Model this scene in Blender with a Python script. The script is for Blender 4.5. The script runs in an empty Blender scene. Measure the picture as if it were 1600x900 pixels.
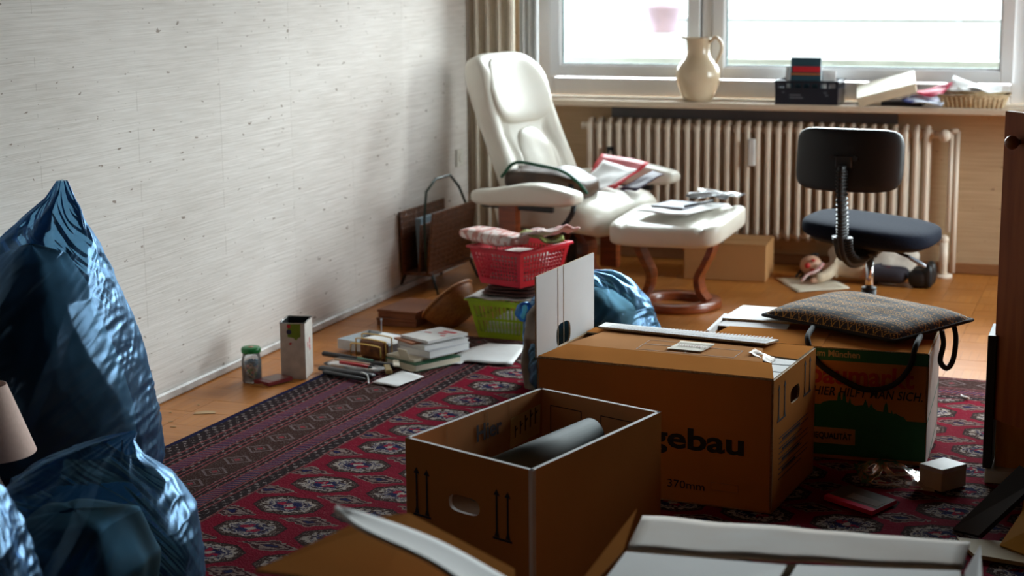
import bpy, bmesh, math, random
from math import sin, cos, pi, radians
from mathutils import Vector, Matrix, Euler, noise
random.seed(7)
SC = bpy.context.scene
COL = SC.collection

# ------------------------------------------------------------------ camera
YAW, PITCH, ROLL = radians(20.0), radians(11.0), radians(-0.5)
fw = Vector((-sin(YAW)*cos(PITCH), cos(YAW)*cos(PITCH), -sin(PITCH)))
r0 = Vector((cos(YAW), sin(YAW), 0)); u0 = r0.cross(fw)
rr = r0*cos(ROLL)+u0*sin(ROLL); uu = -r0*sin(ROLL)+u0*cos(ROLL)
cam = bpy.data.cameras.new('camera'); camo = bpy.data.objects.new('camera', cam); COL.objects.link(camo)
cam.sensor_width = 36.0; cam.lens = 2700/1600*36.0
M = Matrix((rr, uu, -fw)).transposed().to_4x4(); M.translation = Vector((0, 0, 1.456)); camo.matrix_world = M
cam.clip_start = .05
cam.dof.use_dof = True; cam.dof.focus_distance = 4.6; cam.dof.aperture_fstop = 3.6
SC.camera = camo

# ------------------------------------------------------------------ world: overcast daylight
W = bpy.data.worlds.new('overcast_sky'); SC.world = W; W.use_nodes = True
bg = W.node_tree.nodes['Background']
wn_ = W.node_tree; wtc = wn_.nodes.new('ShaderNodeTexCoord'); wsp = wn_.nodes.new('ShaderNodeSeparateXYZ'); wmr = wn_.nodes.new('ShaderNodeValToRGB')
wn_.links.new(wtc.outputs['Generated'], wsp.inputs[0]); wn_.links.new(wsp.outputs['Z'], wmr.inputs['Fac']); wn_.links.new(wmr.outputs['Color'], bg.inputs['Color'])
# overcast sky: brighter towards the zenith, dull ground below the horizon
wmr.color_ramp.elements[0].position = .0; wmr.color_ramp.elements[0].color = (.46, .49, .50, 1)
wmr.color_ramp.elements[1].position = 1.; wmr.color_ramp.elements[1].color = (.94, .97, 1.0, 1)
wmid = wmr.color_ramp.elements.new(.5); wmid.color = (.78, .84, .90, 1)
SKYG = wn_.nodes.new('ShaderNodeMapRange'); wn_.links.new(wsp.outputs['Z'], SKYG.inputs['Value'])
SKYG.inputs['From Min'].default_value = -.04; SKYG.inputs['From Max'].default_value = .04; SKYG.inputs['To Min'].default_value = 1.2; SKYG.inputs['To Max'].default_value = 11.0
wn_.links.new(SKYG.outputs[0], bg.inputs['Strength'])
SC.view_settings.view_transform = 'Standard'; SC.view_settings.look = 'None'
SC.view_settings.gamma = 1; SC.view_settings.use_curve_mapping = False
SC.view_settings.exposure = 1.62
# light portals in the window openings (sampling helpers, they emit nothing themselves)
for px0, px1 in ((-2.7, -2.0), (-1.86, -.56), (-.3, 1.2)):
    L = bpy.data.lights.new('window_portal', 'AREA'); L.shape = 'RECTANGLE'; L.size = px1-px0; L.size_y = 1.42
    L.cycles.is_portal = True
    lo = bpy.data.objects.new('window_portal', L); COL.objects.link(lo)
    lo.location = ((px0+px1)/2, 8.2, 1.61); lo.rotation_euler = (radians(-90), 0, 0)
L = L.copy(); L.size, L.size_y = 1.4, 1.6
lo = bpy.data.objects.new('window_portal', L); COL.objects.link(lo); lo.location = (2.2, 6.95, 1.5); lo.rotation_euler = (radians(90), 0, radians(90))

# ------------------------------------------------------------------ helpers
MATS = {}
def nd(nt, t, **kw):
    n = nt.nodes.new(t)
    for k, v in kw.items(): setattr(n, k, v)
    return n
def mat(name, col=(.5, .5, .5), rough=.5, col2=None, scale=8., stretch=(1, 1, 1), amt=.5, bump=0., bscale=None, metal=0.,
        spec=.5, coat=0., trans=0., ior=1.45, rand=0., detail=4., lo=.35, hi=.65, sss=0.):
    if name in MATS: return MATS[name]
    m = bpy.data.materials.new(name); m.use_nodes = True; nt = m.node_tree; b = nt.nodes['Principled BSDF']
    I = b.inputs
    I['Base Color'].default_value = (*col, 1); I['Roughness'].default_value = rough; I['Metallic'].default_value = metal
    I['Specular IOR Level'].default_value = spec; I['Coat Weight'].default_value = coat; I['IOR'].default_value = ior
    I['Transmission Weight'].default_value = trans
    if sss: I['Subsurface Weight'].default_value = sss
    tc = nd(nt, 'ShaderNodeTexCoord'); mp = nd(nt, 'ShaderNodeMapping'); mp.inputs['Scale'].default_value = stretch
    nt.links.new(tc.outputs['Object'], mp.inputs['Vector'])
    c2 = col2 or tuple(x*.8 for x in col)
    nz = nd(nt, 'ShaderNodeTexNoise'); nz.inputs['Scale'].default_value = scale; nz.inputs['Detail'].default_value = detail
    nt.links.new(mp.outputs[0], nz.inputs['Vector'])
    rp = nd(nt, 'ShaderNodeValToRGB'); rp.color_ramp.elements[0].position = lo; rp.color_ramp.elements[1].position = hi
    rp.color_ramp.elements[0].color = (*c2, 1); rp.color_ramp.elements[1].color = (*col, 1)
    nt.links.new(nz.outputs['Fac'], rp.inputs['Fac'])
    out = rp.outputs['Color']
    if rand:
        oi = nd(nt, 'ShaderNodeObjectInfo'); hs = nd(nt, 'ShaderNodeHueSaturation'); mr = nd(nt, 'ShaderNodeMapRange')
        mr.inputs['To Min'].default_value = 1-rand; mr.inputs['To Max'].default_value = 1+rand
        nt.links.new(oi.outputs['Random'], mr.inputs['Value']); nt.links.new(mr.outputs[0], hs.inputs['Value'])
        nt.links.new(out, hs.inputs['Color']); out = hs.outputs['Color']
    nt.links.new(out, I['Base Color'])
    if bump:
        bp = nd(nt, 'ShaderNodeBump'); bp.inputs['Strength'].default_value = bump; bp.inputs['Distance'].default_value = .004
        src = nz.outputs['Fac']
        if bscale:
            n2 = nd(nt, 'ShaderNodeTexNoise'); n2.inputs['Scale'].default_value = bscale; n2.inputs['Detail'].default_value = 3
            nt.links.new(mp.outputs[0], n2.inputs['Vector']); src = n2.outputs['Fac']
        nt.links.new(src, bp.inputs['Height']); nt.links.new(bp.outputs[0], I['Normal'])
    MATS[name] = m; return m

class X:
    """tiny node-expression helper: python arithmetic -> Math nodes"""
    nt = None
    def __init__(s, v): s.v = v
    @staticmethod
    def op(o, *a):
        n = X.nt.nodes.new('ShaderNodeMath'); n.operation = o
        for i, q in enumerate(a):
            if isinstance(q, X): X.nt.links.new(q.v, n.inputs[i])
            else: n.inputs[i].default_value = q
        return X(n.outputs[0])
    def __add__(s, o): return X.op('ADD', s, o)
    __radd__ = __add__
    def __sub__(s, o): return X.op('SUBTRACT', s, o)
    def __rsub__(s, o): return X.op('SUBTRACT', o, s)
    def __mul__(s, o): return X.op('MULTIPLY', s, o)
    __rmul__ = __mul__
    def __truediv__(s, o): return X.op('DIVIDE', s, o)
    def lt(s, o): return X.op('LESS_THAN', s, o)
    def gt(s, o): return X.op('GREATER_THAN', s, o)
    def abs(s): return X.op('ABSOLUTE', s)
    def min(s, o): return X.op('MINIMUM', s, o)
    def max(s, o): return X.op('MAXIMUM', s, o)
    def floor(s): return X.op('FLOOR', s)
    def fract(s): return X.op('FRACT', s)
    def sin(s): return X.op('SINE', s)
    def sqrt(s): return X.op('SQRT', s)
    def mod(s, o): return X.op('FLOORED_MODULO', s, o)
    def band(s, a, b): return s.gt(a)*s.lt(b)
def mixc(fac, a, b):
    n = X.nt.nodes.new('ShaderNodeMix'); n.data_type = 'RGBA'
    X.nt.links.new(fac.v, n.inputs[0])
    for i, c in ((6, a), (7, b)):
        if isinstance(c, tuple): n.inputs[i].default_value = (*c, 1)
        else: X.nt.links.new(c, n.inputs[i])
    return n.outputs[2]

class B:
    """collects shapes in one bmesh"""
    def __init__(s): s.bm = bmesh.new()
    def _m(s, vs, mi):
        fs = set(f for v in vs for f in v.link_faces)
        for f in fs: f.material_index = mi
    def box(s, size, loc=(0, 0, 0), rot=(0, 0, 0), bev=0., mi=0, seg=1):
        r = bmesh.ops.create_cube(s.bm, size=1, matrix=Matrix.LocRotScale(Vector(loc), Euler(rot), Vector(size)))
        vs = r['verts']; s._m(vs, mi)
        if bev:
            es = list(set(e for v in vs for e in v.link_edges))
            rr_ = bmesh.ops.bevel(s.bm, geom=es, offset=bev, segments=seg, profile=.5, affect='EDGES')
            for f in rr_['faces']: f.material_index = mi
        return s
    def b2(s, a, b, bev=0., mi=0):
        return s.box([abs(b[i]-a[i]) for i in range(3)], [(a[i]+b[i])/2 for i in range(3)], bev=bev, mi=mi)
    def cyl(s, p, q, r, r2=None, n=16, mi=0, cap=True):
        p, q = Vector(p), Vector(q); d = q-p
        mt = Matrix.Translation((p+q)/2) @ d.to_track_quat('Z', 'Y').to_matrix().to_4x4()
        o = bmesh.ops.create_cone(s.bm, cap_ends=cap, segments=n, radius1=r, radius2=r if r2 is None else r2, depth=d.length, matrix=mt)
        s._m(o['verts'], mi); return s
    def ball(s, c, r, sc=(1, 1, 1), rot=(0, 0, 0), n=16, mi=0):
        o = bmesh.ops.create_uvsphere(s.bm, u_segments=n, v_segments=max(6, n*2//3), radius=1,
                                      matrix=Matrix.LocRotScale(Vector(c), Euler(rot), Vector([r*k for k in sc])))
        s._m(o['verts'], mi); return s
    def tube(s, pts, r, n=8, mi=0, closed=False, flat=1.0):
        pts = [Vector(p) for p in pts]; N = len(pts); rings = []
        rs = r if isinstance(r, (list, tuple)) else [r]*N
        up = Vector((0, 0, 1)); px = None
        for i, p in enumerate(pts):
            a = pts[(i-1) % N] if (i or closed) else p; b = pts[(i+1) % N] if (i < N-1 or closed) else p
            t = (b-a).normalized()
            if px is None:
                px = t.cross(up)
                if px.length < .1: px = t.cross(Vector((1, 0, 0)))
            px = (px-t*px.dot(t)).normalized(); py = t.cross(px)
            rings.append([s.bm.verts.new(p+px*rs[i]*cos(2*pi*k/n)+py*rs[i]*flat*sin(2*pi*k/n)) for k in range(n)])
        for i in range(N if closed else N-1):
            A, Bq = rings[i], rings[(i+1) % N]
            for k in range(n):
                f = s.bm.faces.new((A[k], A[(k+1) % n], Bq[(k+1) % n], Bq[k])); f.material_index = mi; f.smooth = True
        if not closed:
            for R_ in (rings[0][::-1], rings[-1]):
                f = s.bm.faces.new(R_); f.material_index = mi
        return s
    def lathe(s, prof, n=24, c=(0, 0, 0), mi=0, sx=1., sy=1., mis=None):
        rings = []
        for (r, z) in prof:
            rings.append([s.bm.verts.new((c[0]+r*cos(2*pi*k/n)*sx, c[1]+r*sin(2*pi*k/n)*sy, c[2]+z)) for k in range(n)])
        for i in range(len(prof)-1):
            for k in range(n):
                f = s.bm.faces.new((rings[i][k], rings[i][(k+1) % n], rings[i+1][(k+1) % n], rings[i+1][k]))
                f.smooth = True; f.material_index = mis[i] if mis else mi
        return s
    def grid(s, fn, nu, nv, mi=0, cu=False, mif=None):
        V = [[s.bm.verts.new(fn(i/nu, j/nv)) for i in range(nu if cu else nu+1)] for j in range(nv+1)]
        w = nu if cu else nu+1
        for j in range(nv):
            for i in range(nu):
                k = (i+1) % w
                f = s.bm.faces.new((V[j][i], V[j][k], V[j+1][k], V[j+1][i])); f.smooth = True
                f.material_index = mif(i/nu, j/nv) if mif else mi
        return s
    def prism(s, poly, h, frame=None, mi=0, mi2=None):
        """poly = 2D outline; frame=(origin,right,up): extruded by h along right x up"""
        o, r, u = [Vector(v) for v in (frame or ((0, 0, 0), (1, 0, 0), (0, 1, 0)))]
        nrm = r.cross(u)
        a = [s.bm.verts.new(o+r*x+u*y) for x, y in poly]; b = [s.bm.verts.new(o+r*x+u*y+nrm*h) for x, y in poly]
        n = len(poly)
        f = s.bm.faces.new(b); f.material_index = mi
        f = s.bm.faces.new(a[::-1]); f.material_index = mi if mi2 is None else mi2
        for k in range(n):
            f = s.bm.faces.new((a[k], a[(k+1) % n], b[(k+1) % n], b[k])); f.material_index = mi
        return s
    def slab(s, q, t, mi_top=0, mi_bot=0, mi_edge=0):
        """q = four corners (counter-clockwise seen from the top); thickness t goes below"""
        q = [Vector(v) for v in q]; n = (q[1]-q[0]).cross(q[3]-q[0]).normalized()
        a = [s.bm.verts.new(v) for v in q]; b = [s.bm.verts.new(v-n*t) for v in q]
        s.bm.faces.new(a).material_index = mi_top; s.bm.faces.new(b[::-1]).material_index = mi_bot
        for k in range(4):
            s.bm.faces.new((a[(k+1) % 4], a[k], b[k], b[(k+1) % 4])).material_index = mi_edge
        return s
    def done(s, name, mats, parent=None, label=None, smooth=False, solid=0., bevel=0., sub=0, loc=None, rot=None, kind=None, recalc=True):
        if recalc: bmesh.ops.recalc_face_normals(s.bm, faces=s.bm.faces[:])
        me = bpy.data.meshes.new(name); s.bm.to_mesh(me); s.bm.free()
        for m in (mats if isinstance(mats, (list, tuple)) else [mats]): me.materials.append(m)
        if smooth:
            for p in me.polygons: p.use_smooth = True
        o = bpy.data.objects.new(name, me); COL.objects.link(o)
        if parent: o.parent = parent
        if loc is not None: o.location = loc
        if rot is not None: o.rotation_euler = rot
        if label: o['label'] = label
        if kind: o['kind'] = kind
        if solid:
            q = o.modifiers.new('thickness', 'SOLIDIFY'); q.thickness = solid; q.offset = 0
        if bevel:
            q = o.modifiers.new('bevel', 'BEVEL'); q.width = bevel; q.segments = 2; q.limit_method = 'ANGLE'
        if sub:
            q = o.modifiers.new('sub', 'SUBSURF'); q.levels = sub; q.render_levels = sub
        return o
def thing(name, label, cat, loc=(0, 0, 0), rz=0., group=None):
    o = bpy.data.objects.new(name, None); COL.objects.link(o); o.location = loc; o.rotation_euler = (0, 0, rz)
    return tag(o, label, cat, group)
def tag(o, label, cat, group=None):
    o['label'] = label; o['category'] = cat
    if group: o['group'] = group
    return o
def struct(o): o['kind'] = 'structure'; return o
def dup(root, loc=None, rz=None, label=None):
    r = root.copy(); COL.objects.link(r)
    if loc is not None: r.location = loc
    if rz is not None: r.rotation_euler = (0, 0, rz)
    if label: r['label'] = label
    for ch in list(root.children):
        c = ch.copy(); COL.objects.link(c); c.parent = r
    return r
def text(parent, name, body, size, frame, m, bold=0., ext=.0006, sx=1., label=None, shear=0., align='LEFT', space=1.):
    """flat print: letters laid on a face; frame=(origin,right,up)"""
    cu = bpy.data.curves.new('t', 'FONT'); cu.body = body; cu.size = size; cu.extrude = ext/2; cu.offset = bold; cu.shear = shear
    cu.align_x = align; cu.space_character = space; cu.resolution_u = 3
    t = bpy.data.objects.new('t', cu); COL.objects.link(t)
    me = bpy.data.meshes.new_from_object(t.evaluated_get(bpy.context.evaluated_depsgraph_get()))
    bpy.data.objects.remove(t); bpy.data.curves.remove(cu)
    o_, r_, u_ = [Vector(v) for v in frame]; n_ = r_.cross(u_)
    for v in me.vertices: v.co = o_+r_*(v.co.x*sx)+u_*v.co.y+n_*(v.co.z+ext/2)
    me.name = name; me.materials.clear(); me.materials.append(m)
    ob = bpy.data.objects.new(name, me); COL.objects.link(ob)
    if parent: ob.parent = parent
    if label: ob['label'] = label
    return ob
def lerp(a, b, t): return a+(b-a)*t
def ctrl(tab, z):
    if z <= tab[0][0]: return tab[0][1:]
    for p, q in zip(tab, tab[1:]):
        if z <= q[0]:
            t = (z-p[0])/(q[0]-p[0]); return [lerp(a, b, t) for a, b in zip(p[1:], q[1:])]
    return tab[-1][1:]
def nz(x, y, z=0.): return noise.noise(Vector((x, y, z)))
def ridge(x, y, z=0.): return 1-abs(noise.noise(Vector((x, y, z))))*2.2

# ------------------------------------------------------------------ materials of the room
def m_floor(alt):
    n = 'parquet_%d' % alt
    m = bpy.data.materials.new(n); m.use_nodes = True; nt = m.node_tree; X.nt = nt; b = nt.nodes['Principled BSDF']
    tc = nd(nt, 'ShaderNodeTexCoord'); sp = nd(nt, 'ShaderNodeSeparateXYZ'); nt.links.new(tc.outputs['Object'], sp.inputs[0])
    x, y = X(sp.outputs[0]), X(sp.outputs[1])
    a, c = (x, y) if alt else (y, x)
    st = (a*(5/.15)+100.5)
    gap = ((st.fract()-.5).abs()).gt(.475)
    wn = nd(nt, 'ShaderNodeTexWhiteNoise', noise_dimensions='4D'); oi = nd(nt, 'ShaderNodeObjectInfo')
    cb = nd(nt, 'ShaderNodeCombineXYZ'); nt.links.new(st.floor().v, cb.inputs[0])
    nt.links.new(oi.outputs['Random'], cb.inputs[1]); nt.links.new(cb.outputs[0], wn.inputs['Vector'])
    mp = nd(nt, 'ShaderNodeMapping'); mp.inputs['Scale'].default_value = (60, 6, 1) if alt else (6, 60, 1)
    nt.links.new(tc.outputs['Object'], mp.inputs['Vector'])
    ns = nd(nt, 'ShaderNodeTexNoise'); ns.inputs['Scale'].default_value = 1.; ns.inputs['Detail'].default_value = 4
    nt.links.new(mp.outputs[0], ns.inputs['Vector'])
    f = X(wn.outputs[0])*.35+X(oi.outputs['Random'])*.35+X(ns.outputs['Fac'])*.35
    col = mixc(f, (.33, .105, .016), (.52, .20, .042))
    col = mixc(gap*.45, col, (.10, .04, .012))
    nt.links.new(col, b.inputs['Base Color']); b.inputs['Roughness'].default_value = .38; b.inputs['Specular IOR Level'].default_value = .22
    r_ = X(ns.outputs['Fac'])*.25+.24; nt.links.new(r_.v, b.inputs['Roughness'])
    return m
FL = [m_floor(0), m_floor(1)]

def m_wallpaper(name, base, dark, spot, axis=1, spots=1.0):
    m = bpy.data.materials.new(name); m.use_nodes = True; nt = m.node_tree; X.nt = nt; b = nt.nodes['Principled BSDF']
    tc = nd(nt, 'ShaderNodeTexCoord'); sp = nd(nt, 'ShaderNodeSeparateXYZ'); nt.links.new(tc.outputs['Object'], sp.inputs[0])
    def noi(sc, det=3., rough=.5):
        mp = nd(nt, 'ShaderNodeMapping'); mp.inputs['Scale'].default_value = sc
        nt.links.new(tc.outputs['Object'], mp.inputs['Vector'])
        q = nd(nt, 'ShaderNodeTexNoise'); q.inputs['Scale'].default_value = 1; q.inputs['Detail'].default_value = det
        nt.links.new(mp.outputs[0], q.inputs['Vector']); return X(q.outputs['Fac'])
    L = (lambda l, h: (1, l, h) if axis == 1 else (l, 1, h))
    along = X(sp.outputs[axis]); z = X(sp.outputs[2])
    thread = noi(L(2.2, 240), 2); thread2 = noi(L(6, 90), 3); blot = noi(L(1.1, 2.2), 3)
    strip = (along/.53).floor()
    wn = nd(nt, 'ShaderNodeTexWhiteNoise', noise_dimensions='1D'); nt.links.new(strip.v, wn.inputs['W'])
    f = (thread-.5)*1.1+(thread2-.5)*.9+(blot-.45)*1.3+(X(wn.outputs[0])-.5)*.16
    f = (.38-f*1.0).max(0.).min(1.)
    col = mixc(f, base, dark)
    seam = (((along/.53).fract()-.5).abs()).gt(.4965)
    col = mixc(seam*(noi(L(.5, 14), 2).gt(.5))*.30, col, spot)
    # slubs: short dark knots in the weave
    k1 = noi(L(19, 48), 2).gt(.73-.02*spots); k2 = noi(L(34, 95), 2).gt(.745-.01*spots); area = noi(L(1.7, 1.7), 2).gt(.40)
    col = mixc((k1.max(k2)*area)*.85, col, spot)
    nt.links.new(col, b.inputs['Base Color']); b.inputs['Roughness'].default_value = .75
    bp = nd(nt, 'ShaderNodeBump'); bp.inputs['Strength'].default_value = .35; bp.inputs['Distance'].default_value = .003
    nt.links.new((thread+thread2).v, bp.inputs['Height']); nt.links.new(bp.outputs[0], b.inputs['Normal'])
    return m
WL = m_wallpaper('grasscloth', (.72, .665, .62), (.49, .43, .38), (.20, .14, .10), 1)
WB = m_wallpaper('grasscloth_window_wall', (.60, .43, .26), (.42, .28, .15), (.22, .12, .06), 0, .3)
WHITE = mat('window_white', (.86, .87, .88), .35, (.83, .84, .85), 5)
CEIL = mat('ceiling_boards', (.13, .065, .035), .6, (.09, .045, .022), 6, (1, 14, 1))  # boards invented for the unseen ceiling, kept dark to cut bounced light
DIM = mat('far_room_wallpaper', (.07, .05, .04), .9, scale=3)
SILL = mat('sill_wood', (.72, .60, .46), .45, (.62, .49, .36), 30, (1, 12, 12))
SKIRT = mat('skirting_paint', (.62, .58, .55), .5, (.40, .36, .33), 14)
BRN = mat('skirting_wood', (.30, .13, .05), .5, scale=20, stretch=(1, 10, 10))

# ------------------------------------------------------------------ room shell
fl = struct(B().b2((-3.2, -2.2, -.12), (2.2, 8.2, -.021)).done('floor', BRN))
S = .15
def on_rug(x, y):
    dx, dy = x+2.60, y-6.03; a = radians(3)
    return dx*cos(a)-dy*sin(a) > .10 and -(dx*sin(a)+dy*cos(a)) > .10
blk = []
for k in (0, 1):
    o = B().box((S-.0012, S-.0012, .02)).done('parquet_block', FL[k]); blk.append(o.data); bpy.data.objects.remove(o)
rest = B(); cnt = 0
for i in range(44):
    for j in range(68):
        x = -2.99+S*(i+.5); y = -2.0+S*(j+.5)
        if y > 8.0: continue
        if on_rug(x, y): continue
        if y > 4.1 and x < .1 and y < 7.99 and not (x > -.35 and y > 6.6) and not (x < -2.5 and y > 7.5):
            o = bpy.data.objects.new('parquet_block', blk[(i+j) % 2]); COL.objects.link(o); o.parent = fl
            o.location = (x, y, -.01+random.uniform(-.0006, 0)); cnt += 1
        else: rest.box((S-.0012, S-.0012, .02), (x, y, -.0103))
o = rest.done('parquet_blocks', FL[0], fl, kind='stuff')
print('parquet blocks', cnt)

struct(B().b2((-3.2, -2.2, -.1), (-3.0, 8.2, 2.5)).done('wall_left', WL))
wr = B().b2((2.0, -2.2, -.1), (2.2, 6.15, 2.5)).b2((2.0, 7.75, -.1), (2.2, 8.2, 2.5)).b2((2.0, 6.15, -.1), (2.2, 7.75, .645)).b2((2.0, 6.15, 2.41), (2.2, 7.75, 2.5))
struct(wr.done('wall_right', DIM))
struct(B().b2((-3.2, -2.2, -.1), (2.2, -2.0, 2.5)).done('wall_front', DIM))
struct(B().b2((-3.2, -2.2, 2.5), (2.2, 8.2, 2.6)).done('ceiling', CEIL))
wb = B().b2((-3.2, 7.985, -.1), (2.2, 8.2, .735)).b2((-3.2, 7.985, 2.41), (2.2, 8.2, 2.5))
wb.b2((-3.2, 7.985, .735), (-2.83, 8.2, 2.41)).b2((1.34, 7.985, .735), (2.2, 8.2, 2.41))
struct(wb.done('wall_back', WB))
struct(B().b2((-3.0, -2, 0), (-2.982, 7.98, .032), bev=.006).done('baseboard_left', SKIRT))
struct(B().b2((-3.0, 7.967, 0), (2.0, 7.985, .05), bev=.004).done('baseboard_back', BRN))
struct(B().b2((-2.72, 7.80, .737), (2.0, 8.03, .767), bev=.005).done('trim_1', SILL))                # window sill
struct(B().b2((-2.38, 7.955, .675), (-1.03, 7.985, .735)).done('trim_2', mat('grey_strip', (.10, .095, .10), .5)))
struct(B().b2((-3.0, 7.62, 2.45), (2.0, 7.70, 2.5)).done('trim_3', WHITE))                           # curtain rail

# ------------------------------------------------------------------ windows
GLASS = bpy.data.materials.new('window_glass'); GLASS.use_nodes = True
nt = GLASS.node_tree; nt.nodes.remove(nt.nodes['Principled BSDF'])
tr = nd(nt, 'ShaderNodeBsdfTransparent'); tr.inputs[0].default_value = (.95, .98, .97, 1)
gl = nd(nt, 'ShaderNodeBsdfGlossy'); gl.inputs['Roughness'].default_value = .02
fr = nd(nt, 'ShaderNodeFresnel'); fr.inputs[0].default_value = 1.35; mx = nd(nt, 'ShaderNodeMixShader')
nt.links.new(fr.outputs[0], mx.inputs[0]); nt.links.new(tr.outputs[0], mx.inputs[1]); nt.links.new(gl.outputs[0], mx.inputs[2])
nt.links.new(mx.outputs[0], nt.nodes['Material Output'].inputs[0])
SEAL = mat('rubber_seal', (.01, .07, .07), .5)
def ringbox(b, x0, x1, z0, z1, w, y0, y1, bev=.004):
    b.b2((x0, y0, z0), (x0+w, y1, z1), bev); b.b2((x1-w, y0, z0), (x1, y1, z1), bev)
    b.b2((x0+w, y0, z0), (x1-w, y1, z0+w), bev); b.b2((x0+w, y0, z1-w), (x1-w, y1, z1), bev)
def window(n, gx0, gx1, z0=.922):
    z1 = 2.28; zb = z0-.154
    r = bpy.data.objects.new('window_%d' % n, None); COL.objects.link(r); struct(r)
    f = B(); ringbox(f, gx0-.135, gx1+.135, zb, 2.40, .085, 8.05, 8.13)
    f.done('window_frame', WHITE, r)
    s = B(); ringbox(s, gx0-.062, gx1+.062, z0-.062, z1+.062, .056, 8.02, 8.10)
    ringbox(s, gx0-.014, gx1+.014, z0-.014, z1+.014, .014, 8.035, 8.085, .003)
    s.done('window_sash', WHITE, r)
    s = B(); ringbox(s, gx0-.002, gx1+.002, z0-.002, z1+.002, .006, 8.045, 8.066, 0); s.done('window_seal', SEAL, r)
    B().b2((gx0, 8.052, z0), (gx1, 8.058, z1)).done('window_pane', GLASS, r); return r
window(1, -2.655, -2.03); window(2, -1.845, -.60); window(3, -.30, 1.2)
wd = window(4, -.65, .65, .80); wd.rotation_euler.z = radians(-90); wd.location = (-6.03, 6.95, 0)  # unseen side window, added as a guess to give light from the right
struct(B().b2((-1.96, 8.03, .768), (-1.91, 8.14, 2.40), .004).done('trim_4', WHITE))
struct(B().b2((-.472, 8.04, .768), (-.43, 8.14, 2.40), .004).done('trim_5', WHITE))


# ------------------------------------------------------------------ outside: balcony
CONC = mat('balcony_concrete', (.135, .145, .130), .9, (.105, .115, .10), 6, bump=.2)
bal = thing('balcony', 'pale concrete balcony parapet with railing outside the windows', 'balcony', (-1, 9.25, 0))
B().b2((-2.5, -.06, -.2), (3.4, .06, .885)).done('parapet', CONC, bal)
B().b2((-2.5, -1.05, -.35), (3.4, .06, -.2)).done('slab', CONC, bal)
RAIL = mat('rail_paint', (.22, .24, .25), .5)
b = B().cyl((-2.5, 0, 1.095), (3.4, 0, 1.095), .016); b.done('rail', RAIL, bal, smooth=True)
for x in (-2.1, .1, 1.9): B().b2((x-.012, -.02, .885), (x+.012, .02, 1.085)).done('post', RAIL, bal)
pot = thing('hanging_flower_pot', 'pale pink flower pot hanging outside behind the left window pane', 'flower pot', (-2.405, 9.0, 1.03))
B().lathe([(.0, .0), (.060, .0), (.065, .01), (.088, .12), (.094, .125), (.096, .165), (.089, .165), (.084, .12), (.0, .11)], 24).done(
    'pot', mat('pink_plastic', (.22, .165, .205), .6), pot)
b = B()
for k in range(3): b.tube([(.086*cos(k*2.1), .086*sin(k*2.1), .16), (0, 0, .5)], .0025, 6)
b.tube([(0, 0, .5), (0, 0, 1.27)], .0025, 6); b.done('hanger_wire', RAIL, pot)

# ------------------------------------------------------------------ curtains
def curtain(name, lab, x0, x1, y, z0, z1, nf, amp, m):
    o = B().grid(lambda u, v: (lerp(x0, x1, u), y+amp*sin(u*nf*2*pi)*(1-.25*v)+.006*nz(u*9, v*3), lerp(z0, z1, v)), nf*14, 10).done(name, m, smooth=True, solid=.003)
    return tag(o, lab, 'curtain')
curtain('curtain', 'beige fabric curtain gathered in the corner left of the window', -2.99, -2.765, 7.66, .03, 2.45, 4, .028,
        mat('beige_curtain', (.80, .71, .58), .85, scale=200))
curtain('curtain', 'narrow white curtain hanging between the beige curtain and window frame', -2.80, -2.705, 7.83, .80, 2.449, 3, .02,
        mat('white_curtain', (.85, .88, .90), .8, scale=200))

# ------------------------------------------------------------------ rug
m = bpy.data.materials.new('bokhara_wool'); m.use_nodes = True; nt = m.node_tree; X.nt = nt; pb = nt.nodes['Principled BSDF']
tc = nd(nt, 'ShaderNodeTexCoord'); sp = nd(nt, 'ShaderNodeSeparateXYZ')
wob = nd(nt, 'ShaderNodeTexNoise'); wob.inputs['Scale'].default_value = 9; nt.links.new(tc.outputs['Object'], wob.inputs['Vector'])
vm = nd(nt, 'ShaderNodeVectorMath', operation='MULTIPLY_ADD'); nt.links.new(wob.outputs['Color'], vm.inputs[0])
vm.inputs[1].default_value = (.016, .016, 0); nt.links.new(tc.outputs['Object'], vm.inputs[2]); nt.links.new(vm.outputs[0], sp.inputs[0])
def noi(scale, det=2):
    q = nd(nt, 'ShaderNodeTexNoise'); q.inputs['Scale'].default_value = scale; q.inputs['Detail'].default_value = det
    nt.links.new(tc.outputs['Object'], q.inputs['Vector']); return X(q.outputs['Fac'])
u = X(sp.outputs[0])-.008; v = X(sp.outputs[1])*-1.0+.008
v2 = v+.2
d = u.min(v2); isl = u.lt(v2); t = isl*v2+(1.0-isl)*u
n1 = noi(190, 1); n2 = noi(62, 3); n3 = noi(6, 3)
DK, RED, PINK, WHT, BLU, BRW = (.022, .013, .014), (.16, .004, .013), (.20, .052, .052), (.30, .25, .22), (.010, .012, .055), (.045, .020, .016)
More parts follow.
